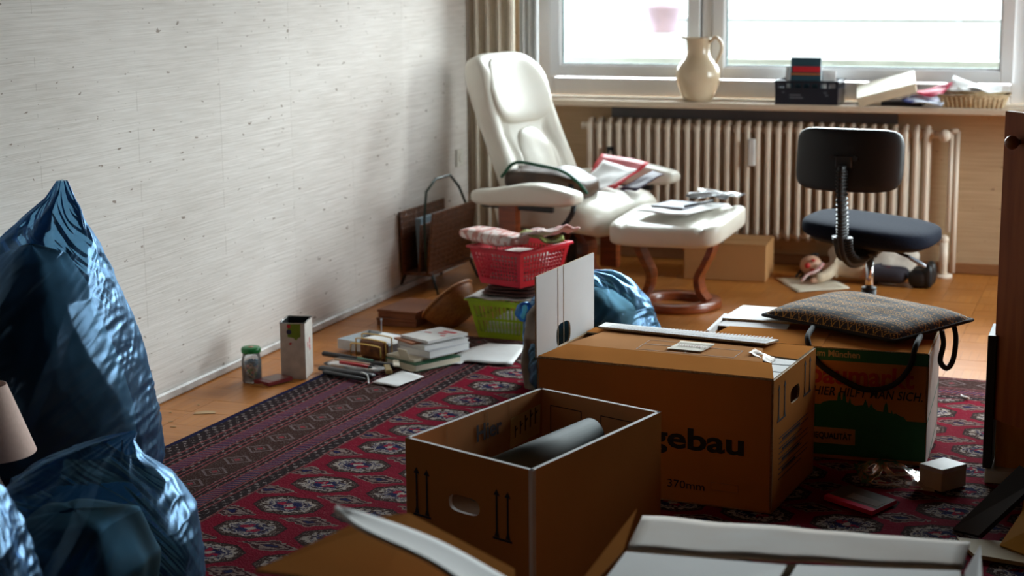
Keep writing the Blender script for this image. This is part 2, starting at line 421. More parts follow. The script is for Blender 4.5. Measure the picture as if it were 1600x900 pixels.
# speckled bands: a fine lattice of pale dots
la = ((t*150.).sin()*(d*190.).sin())
spk = (la*.28+n1+(n2-.5)*.5).gt(.72)
col = mixc(spk*.8, DK, (.25, .20, .19))
hb = d.band(.132, .175).max(d.band(.377, .415))
hatch = ((t+d*.6)/.020).fract()
hc = mixc(hatch.lt(.5), (.15, .03, .04), BLU); hc = mixc(hatch.band(.42, .52)*.8, hc, WHT)
col = mixc(hb, col, hc)
bb = d.band(.222, .335)
dm = ((t.mod(.125)-.0625).abs()/.05)+((d-.278).abs()/.05)
bc = mixc(dm.band(.75, .95)*.7+dm.band(.30, .42)*.6, BRW, (.17, .12, .12)); bc = mixc(dm.lt(.22)*.9, bc, (.25, .03, .04))
bc = mixc((n1.gt(.63))*.5, bc, (.18, .14, .13))
col = mixc(bb, col, bc)
for a in (.078, .106, .128, .178, .200, .218, .338, .352, .371, .418, .440, .487):
    col = mixc(d.band(a, a+.0065)*.85, col, PINK)
col = mixc(d.lt(.016), col, BLU)
# field
fx = (u-.635+.1175).mod(.235)-.1175; fy = (v-1.663+.0985).mod(.197)-.0985
ax, ay = fx.abs()/.090, fy.abs()/.070
e = ax.max(ay).max((ax+ay)*.70)
er = e+(n2-.5)*.8
fc = mixc(n3, (.115, .0025, .012), (.225, .006, .024))
g = mixc(n1.gt(.58)*.7, (.030, .014, .012), (.18, .13, .11))
g = mixc(er.band(.36, .76)*(ax.lt(.84))*(n2.lt(.56)), g, WHT)
g = mixc((er.band(.52, .60).max(er.band(.34, .42)))*.9, g, BLU)
g = mixc(er.lt(.34)*(ax.lt(.5)), g, mixc((fx*fy).gt(0.), BLU, (.24, .01, .03)))
g = mixc(er.lt(.13), g, WHT)
fc = mixc(e.lt(1.0), fc, g); fc = mixc(e.band(.96, 1.03)*.8, fc, (.02, .008, .01))
gx = (u-.635).mod(.235)-.1175; gy = (v-1.663).mod(.197)-.0985
mg = gx.abs()/.085+gy.abs()/.042; mr_ = mg+(n2-.5)*.9
mc = mixc(mr_.band(.38, .62).max(mr_.band(.86, 1.0))*.75, (.040, .012, .015), (.24, .17, .15)); mc = mixc(mr_.lt(.25), mc, BLU)
fc = mixc(mr_.lt(1.0)*(mg.lt(1.1)), fc, mc)
fc = mixc(n1.gt(.72)*.35, fc, (.30, .16, .15))
col = mixc(d.gt(.495), col, fc)
nt.links.new(col, pb.inputs['Base Color']); pb.inputs['Roughness'].default_value = .9; pb.inputs['Specular IOR Level'].default_value = .02
bp = nd(nt, 'ShaderNodeBump'); bp.inputs['Strength'].default_value = .5; bp.inputs['Distance'].default_value = .004
nt.links.new((n1+n2).v, bp.inputs['Height']); nt.links.new(bp.outputs[0], pb.inputs['Normal'])
def rugz(x, y):
    z = .0085+.0025*noise.noise(Vector((x*2.2, y*2.2, 3)))
    z += .009*math.exp(-(((x*.75-y*.35)-1.12)/.035)**2)*math.exp(-((y+1.6)/.8)**2)*math.exp(-((x-.33)/.25)**2)
    return z
def rugf(a, c):
    x, y = a*3.3, -c*4.2
    e_ = min(a, c, 1-a, 1-c)
    return (x+(.006*nz(y*3, 1) if a == 0 else 0), y+(.006*nz(x*3, 5) if c == 0 else 0), rugz(x, y))
rug = B().grid(rugf, 110, 140).done('rug', m, smooth=True, loc=(-2.60, 6.03, 0), rot=(0, 0, radians(-3)))
q = rug.modifiers.new('thickness', 'SOLIDIFY'); q.thickness = .008; q.offset = 0
tag(rug, 'worn dark red oriental rug with rows of medallions and striped border', 'rug')
RZ = .0152   # top of the rug's pile: things on the rug stand here

# ------------------------------------------------------------------ radiator under the sill
RADM = mat('radiator_enamel', (.76, .65, .53), .4, (.70, .58, .46), 6)
rad = thing('radiator', 'cream column radiator under the window sill', 'radiator', (-2.483, 7.905, 0))
b = B()
for y in (-.035, .035):
    b.tube([(0, y*.5, .138), (0, y, .165), (0, y, .60), (0, y, .642), (0, y*.55, .665)], [.013, .0135, .0135, .0135, .012], 10)
b.tube([(0, -.02, .667), (0, .02, .667)], .0125, 10); b.tube([(0, -.02, .138), (0, .02, .138)], .0125, 10)
b.cyl((-.0239, 0, .155), (.0239, 0, .155), .019, n=12); b.cyl((-.0239, 0, .638), (.0239, 0, .638), .019, n=12)
s0 = b.done('radiator_section', RADM, rad, smooth=True); s0.location = (.02, 0, 0)
for k in range(1, 34):
    c = s0.copy(); COL.objects.link(c); c.location = (.02+.0478*k, 0, 0)
B().cyl((-.03, 0, .638), (0, 0, .638), .017, n=12).done('end_plug', RADM, rad, smooth=True)
B().cyl((1.622, 0, .638), (1.66, 0, .638), .015, n=12).done('end_plug', RADM, rad, smooth=True)
B().b2((.793, -.062, .475), (.825, -.045, .602), .004).b2((.798, -.0635, .56), (.820, -.061, .585)).done(
    'heat_meter', [mat('meter_plastic', (.80, .80, .78), .4), ], rad, label='small white heat meter clipped on the radiator')
b = B().b2((.113, -.06, .525), (.145, -.05, .545)).b2((.113, -.06, .50), (.119, -.05, .545)).b2((.139, -.06, .49), (.145, -.05, .545)).b2((.118, -.058, .475), (.135, -.05, .50))
b.done('clip', mat('black_plastic', (.012, .012, .013), .4), rad)
b = B().cyl((1.645, 0, .638), (1.70, 0, .638), .012).cyl((1.675, -.008, .638), (1.675, -.065, .638), .026, n=20).cyl((1.70, 0, .64), (1.70, 0, .20), .010)
b.done('valve', RADM, rad, smooth=True)
b = B().cyl((1.722, .03, .01), (1.722, .03, .655), .013).cyl((1.70, .0, .655), (1.722, .03, .655), .011)
b.cyl((1.69, -.05, 0), (1.69, -.05, .17), .019).cyl((1.69, -.05, 0), (1.69, -.05, .015), .042).cyl((1.64, 0, .155), (1.69, -.05, .155), .013).ball((1.69, -.05, .172), .022)
b.done('supply_pipe', RADM, rad, smooth=True)
so = tag(B().b2((-3.0, 7.48, .47), (-2.988, 7.56, .55), .003).cyl((-2.99, 7.52, .51), (-2.984, 7.52, .51), .022).done('wall_socket', mat('socket_plastic', (.70, .66, .58), .4)),
    'cream wall socket low on the left wall beside the recliner', 'socket')

# ------------------------------------------------------------------ shared materials
LEA = mat('white_leather', (.74, .71, .62), .33, (.70, .66, .57), 6, bump=.12, bscale=220)
TEAK = mat('red_brown_wood', (.27, .062, .016), .3, (.16, .034, .009), 5, (2, 2, 14), coat=.2)
BLK = mat('black_plastic', (.012, .012, .013), .4)
STEEL = mat('chrome', (.62, .63, .66), .2, metal=1.)
PAP = mat('white_paper', (.80, .80, .79), .7, (.76, .75, .74), 20)
CREAM = mat('cream_paper', (.78, .70, .56), .7, (.70, .61, .46), 15)
def sgp(v, e): return math.copysign(abs(v)**e, v)
def sq(b, a, e1=.4, e2=.4, c=(0, 0, 0), fn=None, nu=48, nv=24, mi=0):
    c = Vector(c)
    def f(u, v):
        th = 2*pi*u; ph = -pi/2+pi*v
        p = Vector((a[0]*sgp(cos(ph), e1)*sgp(cos(th), e2), a[1]*sgp(cos(ph), e1)*sgp(sin(th), e2), a[2]*sgp(sin(ph), e1)))
        return c+(fn(p) if fn else p)
    b.grid(f, nu, nv, cu=True, mi=mi); bmesh.ops.remove_doubles(b.bm, verts=b.bm.verts[:], dist=1e-5); return b
def frame_pts(fr, pts):
    o, r, u_, n = [Vector(v) for v in fr]; return [o+r*p[0]+u_*p[1]+n*p[2] for p in pts]
def bentwood(b, pts, th, w, origin, h, wd):
    """strip of bent plywood: pts = (along h, z); wd = width direction"""
    h, wd, o = Vector(h), Vector(wd), Vector(origin); n = len(pts); L_, R_ = [], []
    for i, p in enumerate(pts):
        a = Vector(pts[max(0, i-1)]); c = Vector(pts[min(n-1, i+1)]); t = (c-a).normalized(); nn = Vector((-t.y, t.x))
        L_.append(Vector(p)+nn*th/2); R_.append(Vector(p)-nn*th/2)
    poly = L_+R_[::-1]
    for i in range(n-1):
        q = [L_[i], L_[i+1], R_[i+1], R_[i]]
        vs = []
        for s_ in (-w/2, w/2): vs.append([b.bm.verts.new(o+h*p.x+Vector((0, 0, p.y))+wd*s_) for p in q])
        A, C = vs
        for k in range(4):
            if k == 1 and i < n-2: continue
            if k == 3 and i > 0: continue
            b.bm.faces.new((A[k], A[(k+1) % 4], C[(k+1) % 4], C[k]))
        b.bm.faces.new(A[::-1]); b.bm.faces.new(C)
    bmesh.ops.remove_doubles(b.bm, verts=b.bm.verts[:], dist=1e-5)
def curve(pts, n=24):
    """Catmull-Rom through points"""
    pts = [Vector(p) for p in pts]; P_ = [pts[0]*2-pts[1]]+pts+[pts[-1]*2-pts[-2]]; out = []
    m_ = len(pts)-1
    for k in range(n+1):
        s_ = k/n*m_; i = min(int(s_), m_-1); t = s_-i; a, b_, c, d_ = P_[i:i+4]
        out.append(.5*((2*b_)+(c-a)*t+(2*a-5*b_+4*c-d_)*t*t+(3*b_-a-3*c+d_)*t**3))
    return out
def ringplate(b, r0_, r1_, z0, z1, n=48):
    b.lathe([(r0_, z0), (r1_-.004, z0), (r1_, z0+.006), (r1_, z1-.006), (r1_-.006, z1), (r0_+.005, z1), (r0_, z1-.005), (r0_, z0)], n)

# ------------------------------------------------------------------ recliner
rc = thing('recliner', 'white leather recliner with wooden base in the corner by the window', 'armchair', (-2.31, 7.09, 0), radians(-15))
b = B(); ringplate(b, .20, .29, 0, .03); b.done('base_ring', TEAK, rc)
b = B()
for h_, w_ in (((1, 0, 0), (0, 1, 0)), ((0, 1, 0), (1, 0, 0)), ((0, -1, 0), (1, 0, 0))):
    bentwood(b, curve([(.0, .30), (.10, .22), (.10, .12), (.18, .05), (.26, .03)], 16), .03, .075, (0, 0, 0), h_, w_)
b.done('base_leg', TEAK, rc)
B().cyl((0, 0, .04), (0, 0, .30), .03).box((.30, .36, .03), (0, 0, .295)).done('swivel', BLK, rc)
def seatfn(p):
    x, y, z = p
    k = 1-.5*math.exp(-((abs(y)-.15)/.018)**2)*(.12 if z > 0 else 0)
    z = z*k+(.016*math.exp(-(y/.2)**2) if z > 0 else 0)
    if x > 0: z -= .9*max(0, x-.13)**2*2
    return Vector((x, y, z))
b = sq(B(), (.27, .30, .075), .45, .35, (.045, 0, .365), seatfn, 72, 28)
b.done('seat', LEA, rc, smooth=True)
BT = radians(23.5); bo = Vector((-.13, 0, .33)); bu = Vector((-sin(BT), 0, cos(BT))); bn = Vector((cos(BT), 0, sin(BT)))
def bk(p, L0):
    x, y, z = p   # thickness, width, along the back (centred)
    t = (z+L0/2)/L0
    wdt = 1+.12*(1-t)-.16*max(0, t-.75)
    y *= wdt; x += .05*(abs(y)/.28)**2.2
    if x > 0.0:
        x += .030*math.exp(-((t-.84)/.15)**2)-.026*math.exp(-((t-.55-.08*(1-(y/.25)**2)*-1)/.018)**2)*(1 if abs(y) < .2 else .3)
        x += .010*math.exp(-((t-.36)/.14)**2)*math.exp(-(y/.12)**2)
        if t < .62: x -= .018*math.exp(-((abs(y)-(.13+.05*(1-t)))/.013)**2)
        x += .004*nz(y*16, z*9, 4)
    return bo+bn*x+bu*(z+L0/2)+Vector((0, y, 0))
b = sq(B(), (.062, .238, .375), .42, .5, (0, 0, 0), lambda p: bk(p, .73), 96, 60)
b.done('backrest', LEA, rc, smooth=True)
def bk2(p):
    x, y, z = p; y2 = y*(1-.22*max(0, z)/.15)
    return bo+bn*(x+.060+.035*(abs(y)/.25)**2)+bu*(z+.555)+Vector((0, y2, 0))
sq(B(), (.034, .218, .155), .6, .5, (0, 0, 0), bk2, 56, 28).done('headrest', LEA, rc, smooth=True)
def bk3(p):
    x, y, z = p
    return bo+bn*(x+.055+.006*nz(y*14, z*14, 2))+bu*(z+.235)+Vector((0, y*(1+.12*-z/.15), 0))
sq(B(), (.030, .125, .15), .8, .7, (0, 0, 0), bk3, 44, 24).done('lumbar_pad', LEA, rc, smooth=True)
for s_ in (-1, 1):
    def armf(p, s_=s_):
        x, y, z = p; return Vector((x, y, z+.012*sin(x*14+1)*(1 if z > 0 else .2)+.012*(x/.25)))
    sq(B(), (.265, .06, .042), .5, .45, (.045, s_*.40, .465), armf, 40, 18).done('armrest', LEA, rc, smooth=True)
    B().box((.10, .035, .40), (-.04, s_*.40, .235), bev=.008).done('arm_post', TEAK, rc)
    B().box((.36, .02, .03), (.0, s_*.40, .418), bev=.004).box((.035, .34, .02), (-.02, s_*.22, .275)).done('arm_bracket', BLK, rc)
b = B().box((.05, .42, .20), (-.22, 0, .30), rot=(0, -.25, 0), bev=.02, seg=3); b.done('back_skirt', LEA, rc, smooth=True)

# things lying on the recliner (world coordinates through its frame)
def rcw(x, y, z):
    a = radians(-15); return (-2.31+x*cos(a)-y*sin(a), 7.09+x*sin(a)+y*cos(a), z)
bagm = mat('brown_bag_leather', (.075, .035, .016), .45, (.03, .015, .008), 9, bump=.3)
hb_ = thing('shoulder_bag', 'dark brown leather bag with green edging lying on the recliner seat', 'bag', rcw(.02, -.17, .446), radians(-12))
sq(B(), (.20, .115, .055), .6, .5, (0, 0, .055), lambda p: p+Vector((0, 0, .022*nz(p.x*9, p.y*9)-.25*max(0, p.x-.05)**1.5)), 48, 20).done('body', bagm, hb_, smooth=True)
b = B().tube(curve([(-.19, -.10, .07), (-.12, -.10, .135), (0, -.09, .128), (.10, -.09, .112), (.17, -.08, .07), (.215, -.07, .02)], 24), .007, 8)
b.done('edging', mat('green_piping', (.012, .10, .05), .5), hb_, label='green edging')
B().tube(curve([(.15, -.10, .06), (.20, -.16, -.02), (.19, -.18, -.07), (.14, -.20, -.13), (.06, -.21, -.17)], 24), .011, 8, flat=.4).done('strap', BLK, hb_, smooth=True)
REDP = mat('red_card', (.62, .02, .035), .45)
CLEAR = bpy.data.materials.new('clear_film'); CLEAR.use_nodes = True; nt = CLEAR.node_tree; nt.nodes.remove(nt.nodes['Principled BSDF'])
tr = nd(nt, 'ShaderNodeBsdfTransparent'); gl = nd(nt, 'ShaderNodeBsdfGlossy'); gl.inputs['Roughness'].default_value = .22
df = nd(nt, 'ShaderNodeBsdfDiffuse'); df.inputs[0].default_value = (.8, .82, .84, 1)
fr = nd(nt, 'ShaderNodeFresnel'); fr.inputs[0].default_value = 1.32; m1 = nd(nt, 'ShaderNodeMixShader'); m2 = nd(nt, 'ShaderNodeMixShader')
m1.inputs[0].default_value = .14; nt.links.new(tr.outputs[0], m1.inputs[1]); nt.links.new(df.outputs[0], m1.inputs[2])
nt.links.new(fr.outputs[0], m2.inputs[0]); nt.links.new(m1.outputs[0], m2.inputs[1]); nt.links.new(gl.outputs[0], m2.inputs[2])
nt.links.new(m2.outputs[0], nt.nodes['Material Output'].inputs[0])
def sheet(name, q, m, lab, cat, bend=.004, t=.0012, group=None, seed=0, nu=10, nv=8):
    q = [Vector(v) for v in q]; n = (q[1]-q[0]).cross(q[3]-q[0]).normalized()
    def f(u, v):
        p = q[0].lerp(q[1], u).lerp(q[3].lerp(q[2], u), v)
        return p+n*(bend*(.5+nz(u*2.3+seed, v*2.3, seed))+t)
    o = B().grid(f, nu, nv).done(name, m, smooth=True, solid=t)
    return tag(o, lab, cat, group)
sheet('folder', [rcw(.00, .13, .440), rcw(.20, .05, .442), rcw(.25, .26, .540), rcw(-.02, .30, .560)], REDP, 'red card folder propped up on the recliner seat', 'folder', .010, .004)
sheet('paper', [rcw(.03, .03, .452), rcw(.19, -.05, .448), rcw(.255, .15, .520), rcw(.06, .19, .545)], PAP, 'white paper sheet standing in front of the red folder on the recliner', 'paper', .012, .002, seed=3)
sheet('folder', [rcw(.215, .06, .446), rcw(.29, .08, .440), rcw(.33, .24, .500), rcw(.265, .26, .505)], mat('dark_blue_card', (.05, .03, .06), .5), 'dark folder poking out to the right of the red folder on the recliner', 'folder', .006, .004, seed=5)

# ------------------------------------------------------------------ footstool
ft = thing('footstool', 'white leather footstool on curved wooden legs and round base', 'footstool', (-1.78, 6.88, 0), radians(-6))
b = B(); ringplate(b, .115, .195, 0, .032); b.done('base_ring', TEAK, ft)
for s_ in (-1, 1):
    b = B(); bentwood(b, curve([(.155, .30), (.165, .26), (.135, .19), (.105, .13), (.115, .07), (.145, .033)], 20), .024, .075, (0, 0, 0), (s_, 0, 0), (0, 1, 0))
    b.done('leg', TEAK, ft)
B().box((.34, .22, .016), (0, 0, .292)).done('seat_plate', BLK, ft)
def ff(p):
    x, y, z = p
    if z > 0:
        z += .012*(abs(x)/.28)**2-.012*math.exp(-((abs(x)-.17)/.012)**2)
    z += .03*(y/.3)+(.012 if x > .2 else 0)*(x-.2)*10
    return Vector((x, y, z+.008*(x/.28)))
sq(B(), (.245, .225, .050), .42, .35, (.01, 0, .340), ff, 80, 24).done('cushion', LEA, ft, smooth=True)
def fw_(x, y, z):
    z -= .022
    a = radians(-6); return (-1.78+x*cos(a)-y*sin(a), 6.88+x*sin(a)+y*cos(a), z)
sheet('magazine', [fw_(-.14, -.10, .420), fw_(.10, -.16, .424), fw_(.20, .10, .440), fw_(-.06, .14, .432)], PAP, 'white magazine lying on the footstool under a pen', 'magazine', .006, .004)
o = B().slab([fw_(-.10, -.02, .444), fw_(.05, -.05, .444), fw_(.09, .09, .45), fw_(-.06, .11, .45)], .009).done('notebook', mat('grey_cover', (.32, .33, .38), .5))
tag(o, 'small grey notebook on top of the magazine on the footstool', 'notebook')
tag(B().tube([fw_(.06, -.06, .452), fw_(.14, .06, .464)], .0045, 8).done('pen', BLK), 'black pen lying across the papers on the footstool', 'pen')
sheet('plastic_sleeve', [fw_(.0, .12, .452), fw_(.20, .06, .458), fw_(.24, .20, .468), fw_(.02, .22, .466)], CLEAR, 'clear crumpled plastic sleeve at the back of the footstool', 'plastic sleeve', .03, .0008, seed=8)

# ------------------------------------------------------------------ desk chair
SEATF = mat('blue_black_fabric', (.010, .014, .027), .9, (.006, .009, .018), 160, bump=.2, spec=.1)
SHELL = mat('black_shell', (.006, .006, .007), .5, bump=.08, bscale=300)
dc = thing('desk_chair', 'black swivel desk chair with blue-black seat in front of the radiator', 'office chair', (-.915, 6.42, 0), radians(-7))
sq(B(), (.243, .225, .040), .5, .62, (0, .015, .432), lambda p: Vector((p.x, p.y, p.z*(1 if p.z > 0 else 1.0)-.02*(p.x/.24)-.12*max(0, p.y-.1)**1.5)), 60, 20).done('seat', SEATF, dc, smooth=True)
sq(B(), (.215, .20, .018), .5, .62, (0, .01, .402), lambda p: Vector((p.x, p.y, p.z-.018*(p.x/.24))), 48, 12).done('seat_shell', SHELL, dc, smooth=True)
def bf(p):
    x, y, z = p; y += -.05*(x/.2)**2*-1
    return Vector((x, y-.18*z*-.6, z))
BC = (-.035, -.235, .715)
sq(B(), (.195, .026, .112), .35, .5, BC, lambda p: bf(p), 60, 24).done('backrest_shell', SHELL, dc, smooth=True, label='glossy black backrest shell')
sq(B(), (.190, .030, .106), .4, .5, (BC[0], BC[1]+.030, BC[2]), lambda p: bf(p), 60, 20).done('backrest_pad', SEATF, dc, smooth=True)
B().cyl((-.075, -.266, .725), (-.075, -.259, .725), .010).cyl((.005, -.266, .725), (.005, -.259, .725), .010).b2((-.066, -.268, .69), (-.004, -.259, .735), .004).done('bracket', BLK, dc)
jp = curve([(-.035, -.275, .70), (-.035, -.278, .62), (-.032, -.27, .50), (-.03, -.262, .42), (-.02, -.23, .365), (-.005, -.14, .350), (0, -.02, .362)], 44)
b = B()
b.tube(jp, .036, 8, flat=.42)
for i in range(2, 38):
    p0 = jp[i]; t = (jp[i+1]-jp[i-1]).normalized(); b.tube([p0-t*.0028, p0+t*.0028], .044, 8, flat=.46)
b.done('back_bar', SHELL, dc, smooth=False, label='ribbed black bar that carries the backrest')
B().b2((-.055, -.10, .352), (.055, .10, .388), .006).cyl((0, 0, .33), (0, 0, .355), .028).done('mechanism', BLK, dc)
B().cyl((0, 0, .16), (0, 0, .34), .0155, n=24).done('gas_column', STEEL, dc, smooth=True, label='chrome gas column')
B().cyl((0, 0, .07), (0, 0, .21), .028, n=24).cyl((0, 0, .207), (0, 0, .214), .0285, n=24).done('column_sleeve', BLK, dc, smooth=True)
b = B().cyl((.05, .0, .372), (.160, -.03, .342), .006)
b.done('lever', BLK, dc)
sq(B(), (.035, .016, .007), .6, .7, (.185, -.035, .330), lambda p: Vector((p.x, p.y, p.z-.45*p.x)), 20, 10).done('lever_paddle', mat('grey_paddle', (.30, .34, .40), .25), dc, smooth=True)
for k in range(5):
    a = radians(90+72*k); c_, s_ = cos(a), sin(a)
    B().tube([(0, 0, .085), (c_*.14, s_*.14, .075), (c_*.225, s_*.225, .062)], [.024, .02, .014], 8, flat=.8).done('base_leg', BLK, dc, smooth=True)
    B().cyl((c_*.225-s_*.02, s_*.225+c_*.02, .027), (c_*.225+s_*.02, s_*.225-c_*.02, .027), .026, n=16).cyl((c_*.225, s_*.225, .03), (c_*.225, s_*.225, .065), .006).done('caster', BLK, dc)

# ------------------------------------------------------------------ floor things near the window
BRNCARD = mat('brown_cardboard', (.47, .235, .085), .75, (.42, .20, .07), 4, bump=.06, bscale=90)
TAPE = mat('packing_tape', (.45, .26, .10), .2)
cb_ = thing('cardboard_box', 'closed brown cardboard box on the parquet behind the footstool', 'box', (-1.72, 7.62, 0), radians(4))
b = B().b2((-.185, -.13, 0), (.185, .13, .165), bev=.003); b.done('body', BRNCARD, cb_)
B().slab([(-.186, -.131, .169), (.186, -.131, .168), (.186, -.004, .167), (-.186, -.004, .167)], .003).slab([(-.186, .004, .167), (.186, .004, .167), (.186, .131, .168), (-.186, .131, .171)], .003).done('flap', BRNCARD, cb_)
B().box((.08, .03, .002), (-.05, -.10, .1695)).done('label_patch', BLK, cb_, label='black patch on the lid')
sheet('paper_sheet', [(-1.503, 7.60, .001), (-1.348, 7.30, .001), (-1.144, 7.46, .001), (-1.302, 7.73, .001)], CREAM, 'cream sheet of paper lying on parquet under the puppet', 'paper', .003, .001)

def skinobj(name, vs, es, rs, m, parent, sub=2):
    me = bpy.data.meshes.new(name); me.from_pydata(vs, es, []); me.materials.append(m)
    o = bpy.data.objects.new(name, me); COL.objects.link(o); o.parent = parent
    md = o.modifiers.new('skin', 'SKIN'); md.use_smooth_shade = True
    for i, sv in enumerate(me.skin_vertices[0].data):
        sv.radius = (rs[i], rs[i]); sv.use_root = (i == 0)
    q = o.modifiers.new('sub', 'SUBSURF'); q.levels = q.render_levels = sub
    return o
dl = thing('puppet', 'hand puppet in cream shirt and dark trousers lying beneath the desk chair', 'puppet', (-1.10, 7.62, 0), radians(-3))
SKN = mat('puppet_skin', (.62, .36, .24), .5); SHRT = mat('puppet_shirt', (.62, .50, .36), .8, (.5, .4, .28), 30, bump=.3)
TRS = mat('puppet_trousers', (.035, .030, .040), .85, (.09, .012, .018), 14, lo=.30, hi=.42)
skinobj('body', [(0, 0, .05), (-.09, 0, .055), (-.165, 0, .058), (-.20, -.01, .062), (-.145, -.05, .05), (-.165, -.12, .03), (-.215, -.155, .022),
                 (-.10, .05, .075), (-.03, .0, .105), (.02, -.06, .10), (.07, -.02, .042), (.17, -.03, .04), (.07, .035, .045), (.18, .04, .042)],
        [(0, 1), (1, 2), (2, 3), (2, 4), (4, 5), (5, 6), (2, 7), (7, 8), (8, 9), (0, 10), (10, 11), (0, 12), (12, 13)],
        [.034, .036, .028, .017, .018, .015, .013, .018, .016, .013, .026, .022, .026, .022], SKN, dl)
skinobj('shirt', [(.015, 0, .052), (-.09, 0, .058), (-.172, 0, .060), (-.14, -.05, .052), (-.165, -.115, .036), (-.20, -.145, .030), (-.10, .05, .078), (-.03, .0, .108), (.01, -.045, .105)],
        [(0, 1), (1, 2), (2, 3), (3, 4), (4, 5), (2, 6), (6, 7), (7, 8)], [.042, .044, .036, .027, .024, .026, .026, .025, .026], SHRT, dl)
skinobj('trousers', [(.0, 0, .05), (.05, -.02, .045), (.12, -.026, .043), (.19, -.03, .043), (.05, .028, .048), (.12, .036, .046), (.19, .042, .045)],
        [(0, 1), (1, 2), (2, 3), (0, 4), (4, 5), (5, 6)], [.045, .037, .035, .037, .037, .035, .037], TRS, dl)
for y in (-.032, .045):
    b = B(); sq(b, (.045, .034, .042), .8, .8, (.235, y, .043)); sq(b, (.025, .03, .055), .8, .8, (.275, y, .055)); b.done('boot', BLK, dl, smooth=True)
b = B().ball((-.245, -.015, .066), .046, (1.1, .92, 1)); b.done('head', SKN, dl, smooth=True)
b = B().ball((-.252, -.058, .072), .013, (1, .8, 1)).ball((-.228, -.05, .096), .011, (1, .6, .6)).ball((-.228, -.053, .052), .012, (1.2, .5, .6))
b.done('red_nose', mat('puppet_red', (.55, .02, .02), .5), dl, smooth=True, label='red nose and cheeks')
b = B()
for k in range(14):
    a = random.uniform(-1.2, 1.6); b.tube(curve([(-.225-.03*cos(a), .02, .066+.045*sin(a)), (-.24-.05*cos(a), .05, .05+.05*sin(a)), (-.23-.07*cos(a*1.3), .03-.09*(a < 0), .02)], 6), .007, 5)
b.done('hair', BLK, dl, smooth=True)
b = B().tube(curve([(-.185, -.05, .085), (-.20, -.10, .06), (-.235, -.13, .045), (-.255, -.155, .02)], 12), .011, 6, flat=.5)
b.done('neckerchief', mat('puppet_scarf', (.55, .18, .18), .8, (.75, .6, .55), 60), dl, smooth=True)
cl = sq(B(), (.19, .09, .075), .7, .8, (0, 0, .066), lambda p: p*(1+.25*nz(p.x*11, p.y*11, p.z*14))+Vector((0, 0, .01*nz(p.x*40, p.y*30))), 64, 28).done(
    'cloth_bundle', mat('off_white_cloth', (.60, .53, .45), .9, bump=.3, scale=30), smooth=True, loc=(-1.10, 7.80, .003))
tag(cl, 'crumpled off-white cloth bundle behind the puppet under the radiator', 'cloth')

# ------------------------------------------------------------------ window sill things
VZ = mat('glazed_stoneware', (.70, .58, .41), .22, (.60, .45, .29), 3.5, coat=.3)
vs_ = thing('pitcher', 'beige glazed ceramic pitcher standing on the window sill', 'pitcher', (-1.945, 7.905, .767))
B().lathe([(0, 0), (.060, 0), (.066, .006), (.078, .03), (.098, .075), (.104, .11), (.100, .145), (.083, .175), (.062, .20), (.054, .22), (.053, .25), (.058, .285), (.061, .292), (.055, .292), (.049, .25), (.0, .22)], 40).done('body', VZ, vs_, smooth=True)
B().tube(curve([(.050, -.01, .27), (.085, -.02, .295), (.115, -.03, .27), (.115, -.03, .23), (.088, -.02, .175)], 24), .009, 10, flat=.8).done('handle', VZ, vs_, smooth=True)
B().prism([(-.02, 0), (.02, 0), (0, .03)], .012, ((-.052, 0, .282), (0, 1, 0), (-1, 0, .25))).done('spout', VZ, vs_)
CR = mat('navy_crate_plastic', (.012, .014, .024), .35)
cr = thing('crate', 'small dark navy plastic crate on the window sill', 'crate', (-1.42, 7.90, .767), 0)
b = B().b2((-.14, -.09, 0), (.14, .09, .006))
for s_ in (-1, 1):
    b.b2((-.14, s_*.09-.003, 0), (.14, s_*.09+.003, .075)); b.b2((s_*.14-.003, -.09, 0), (s_*.14+.003, .09, .075))
    b.b2((-.145, s_*.09-.005, .095), (.145, s_*.09+.005, .108)); b.b2((s_*.14-.005, -.095, .095), (s_*.14+.005, .095, .108))
    for k in range(8): b.b2((-.14+.0385*k, s_*.09-.004, .07), (-.13+.0385*k, s_*.09+.004, .10))
    for k in range(5): b.b2((s_*.14-.004, -.09+.0425*k, .07), (s_*.14+.004, -.08+.0425*k, .10))
b.done('body', CR, cr)
b = B()
for k, (x, w) in enumerate(((-.105, .01), (-.05, .05), (-.045, .06), (.085, .012), (.092, .012))): b.box((w, .001, .006), (x, -.0935, .055-.012*(k % 3)))
b.done('print', mat('faded_print', (.12, .13, .16), .6), cr)
bkm = mat('teal_cover', (.025, .085, .12), .45)
bo1 = thing('book', 'teal book with red band standing in the navy crate on the sill', 'book', (-1.43, 7.842, .775), 0)
B().box((.135, .018, .20), (0, 0, .102), rot=(-.04, 0, 0)).done('cover', bkm, bo1)
B().box((.125, .0008, .025), (.005, -.0145, .150), rot=(-.04, 0, 0)).done('red_band', REDP, bo1, label='red band')
B().box((.135, .0006, .008), (0, -.0133, .128), rot=(-.04, 0, 0)).done('orange_band', mat('orange_print', (.45, .16, .04), .5), bo1)
sheet('paper', [(-1.53, 7.895, .78), (-1.36, 7.895, .78), (-1.37, 7.91, .93), (-1.53, 7.90, .935)], PAP, 'white papers standing behind the teal book in the crate', 'paper', .004, .006)
sheet('paper', [(-1.37, 7.87, .78), (-1.295, 7.88, .78), (-1.30, 7.875, .915), (-1.36, 7.865, .925)], PAP, 'white cards sticking up at the right end of the crate', 'paper', .004, .004, seed=4)
o = thing('flat_box', 'cream flat cardboard box lying tilted on the sill beside the crate', 'box', (-1.075, 7.90, .770), radians(6))
b = B().box((.26, .19, .035), (0, 0, .064), rot=(radians(14), radians(-15), 0), bev=.003); b.done('body', mat('cream_board', (.68, .58, .42), .6), o)
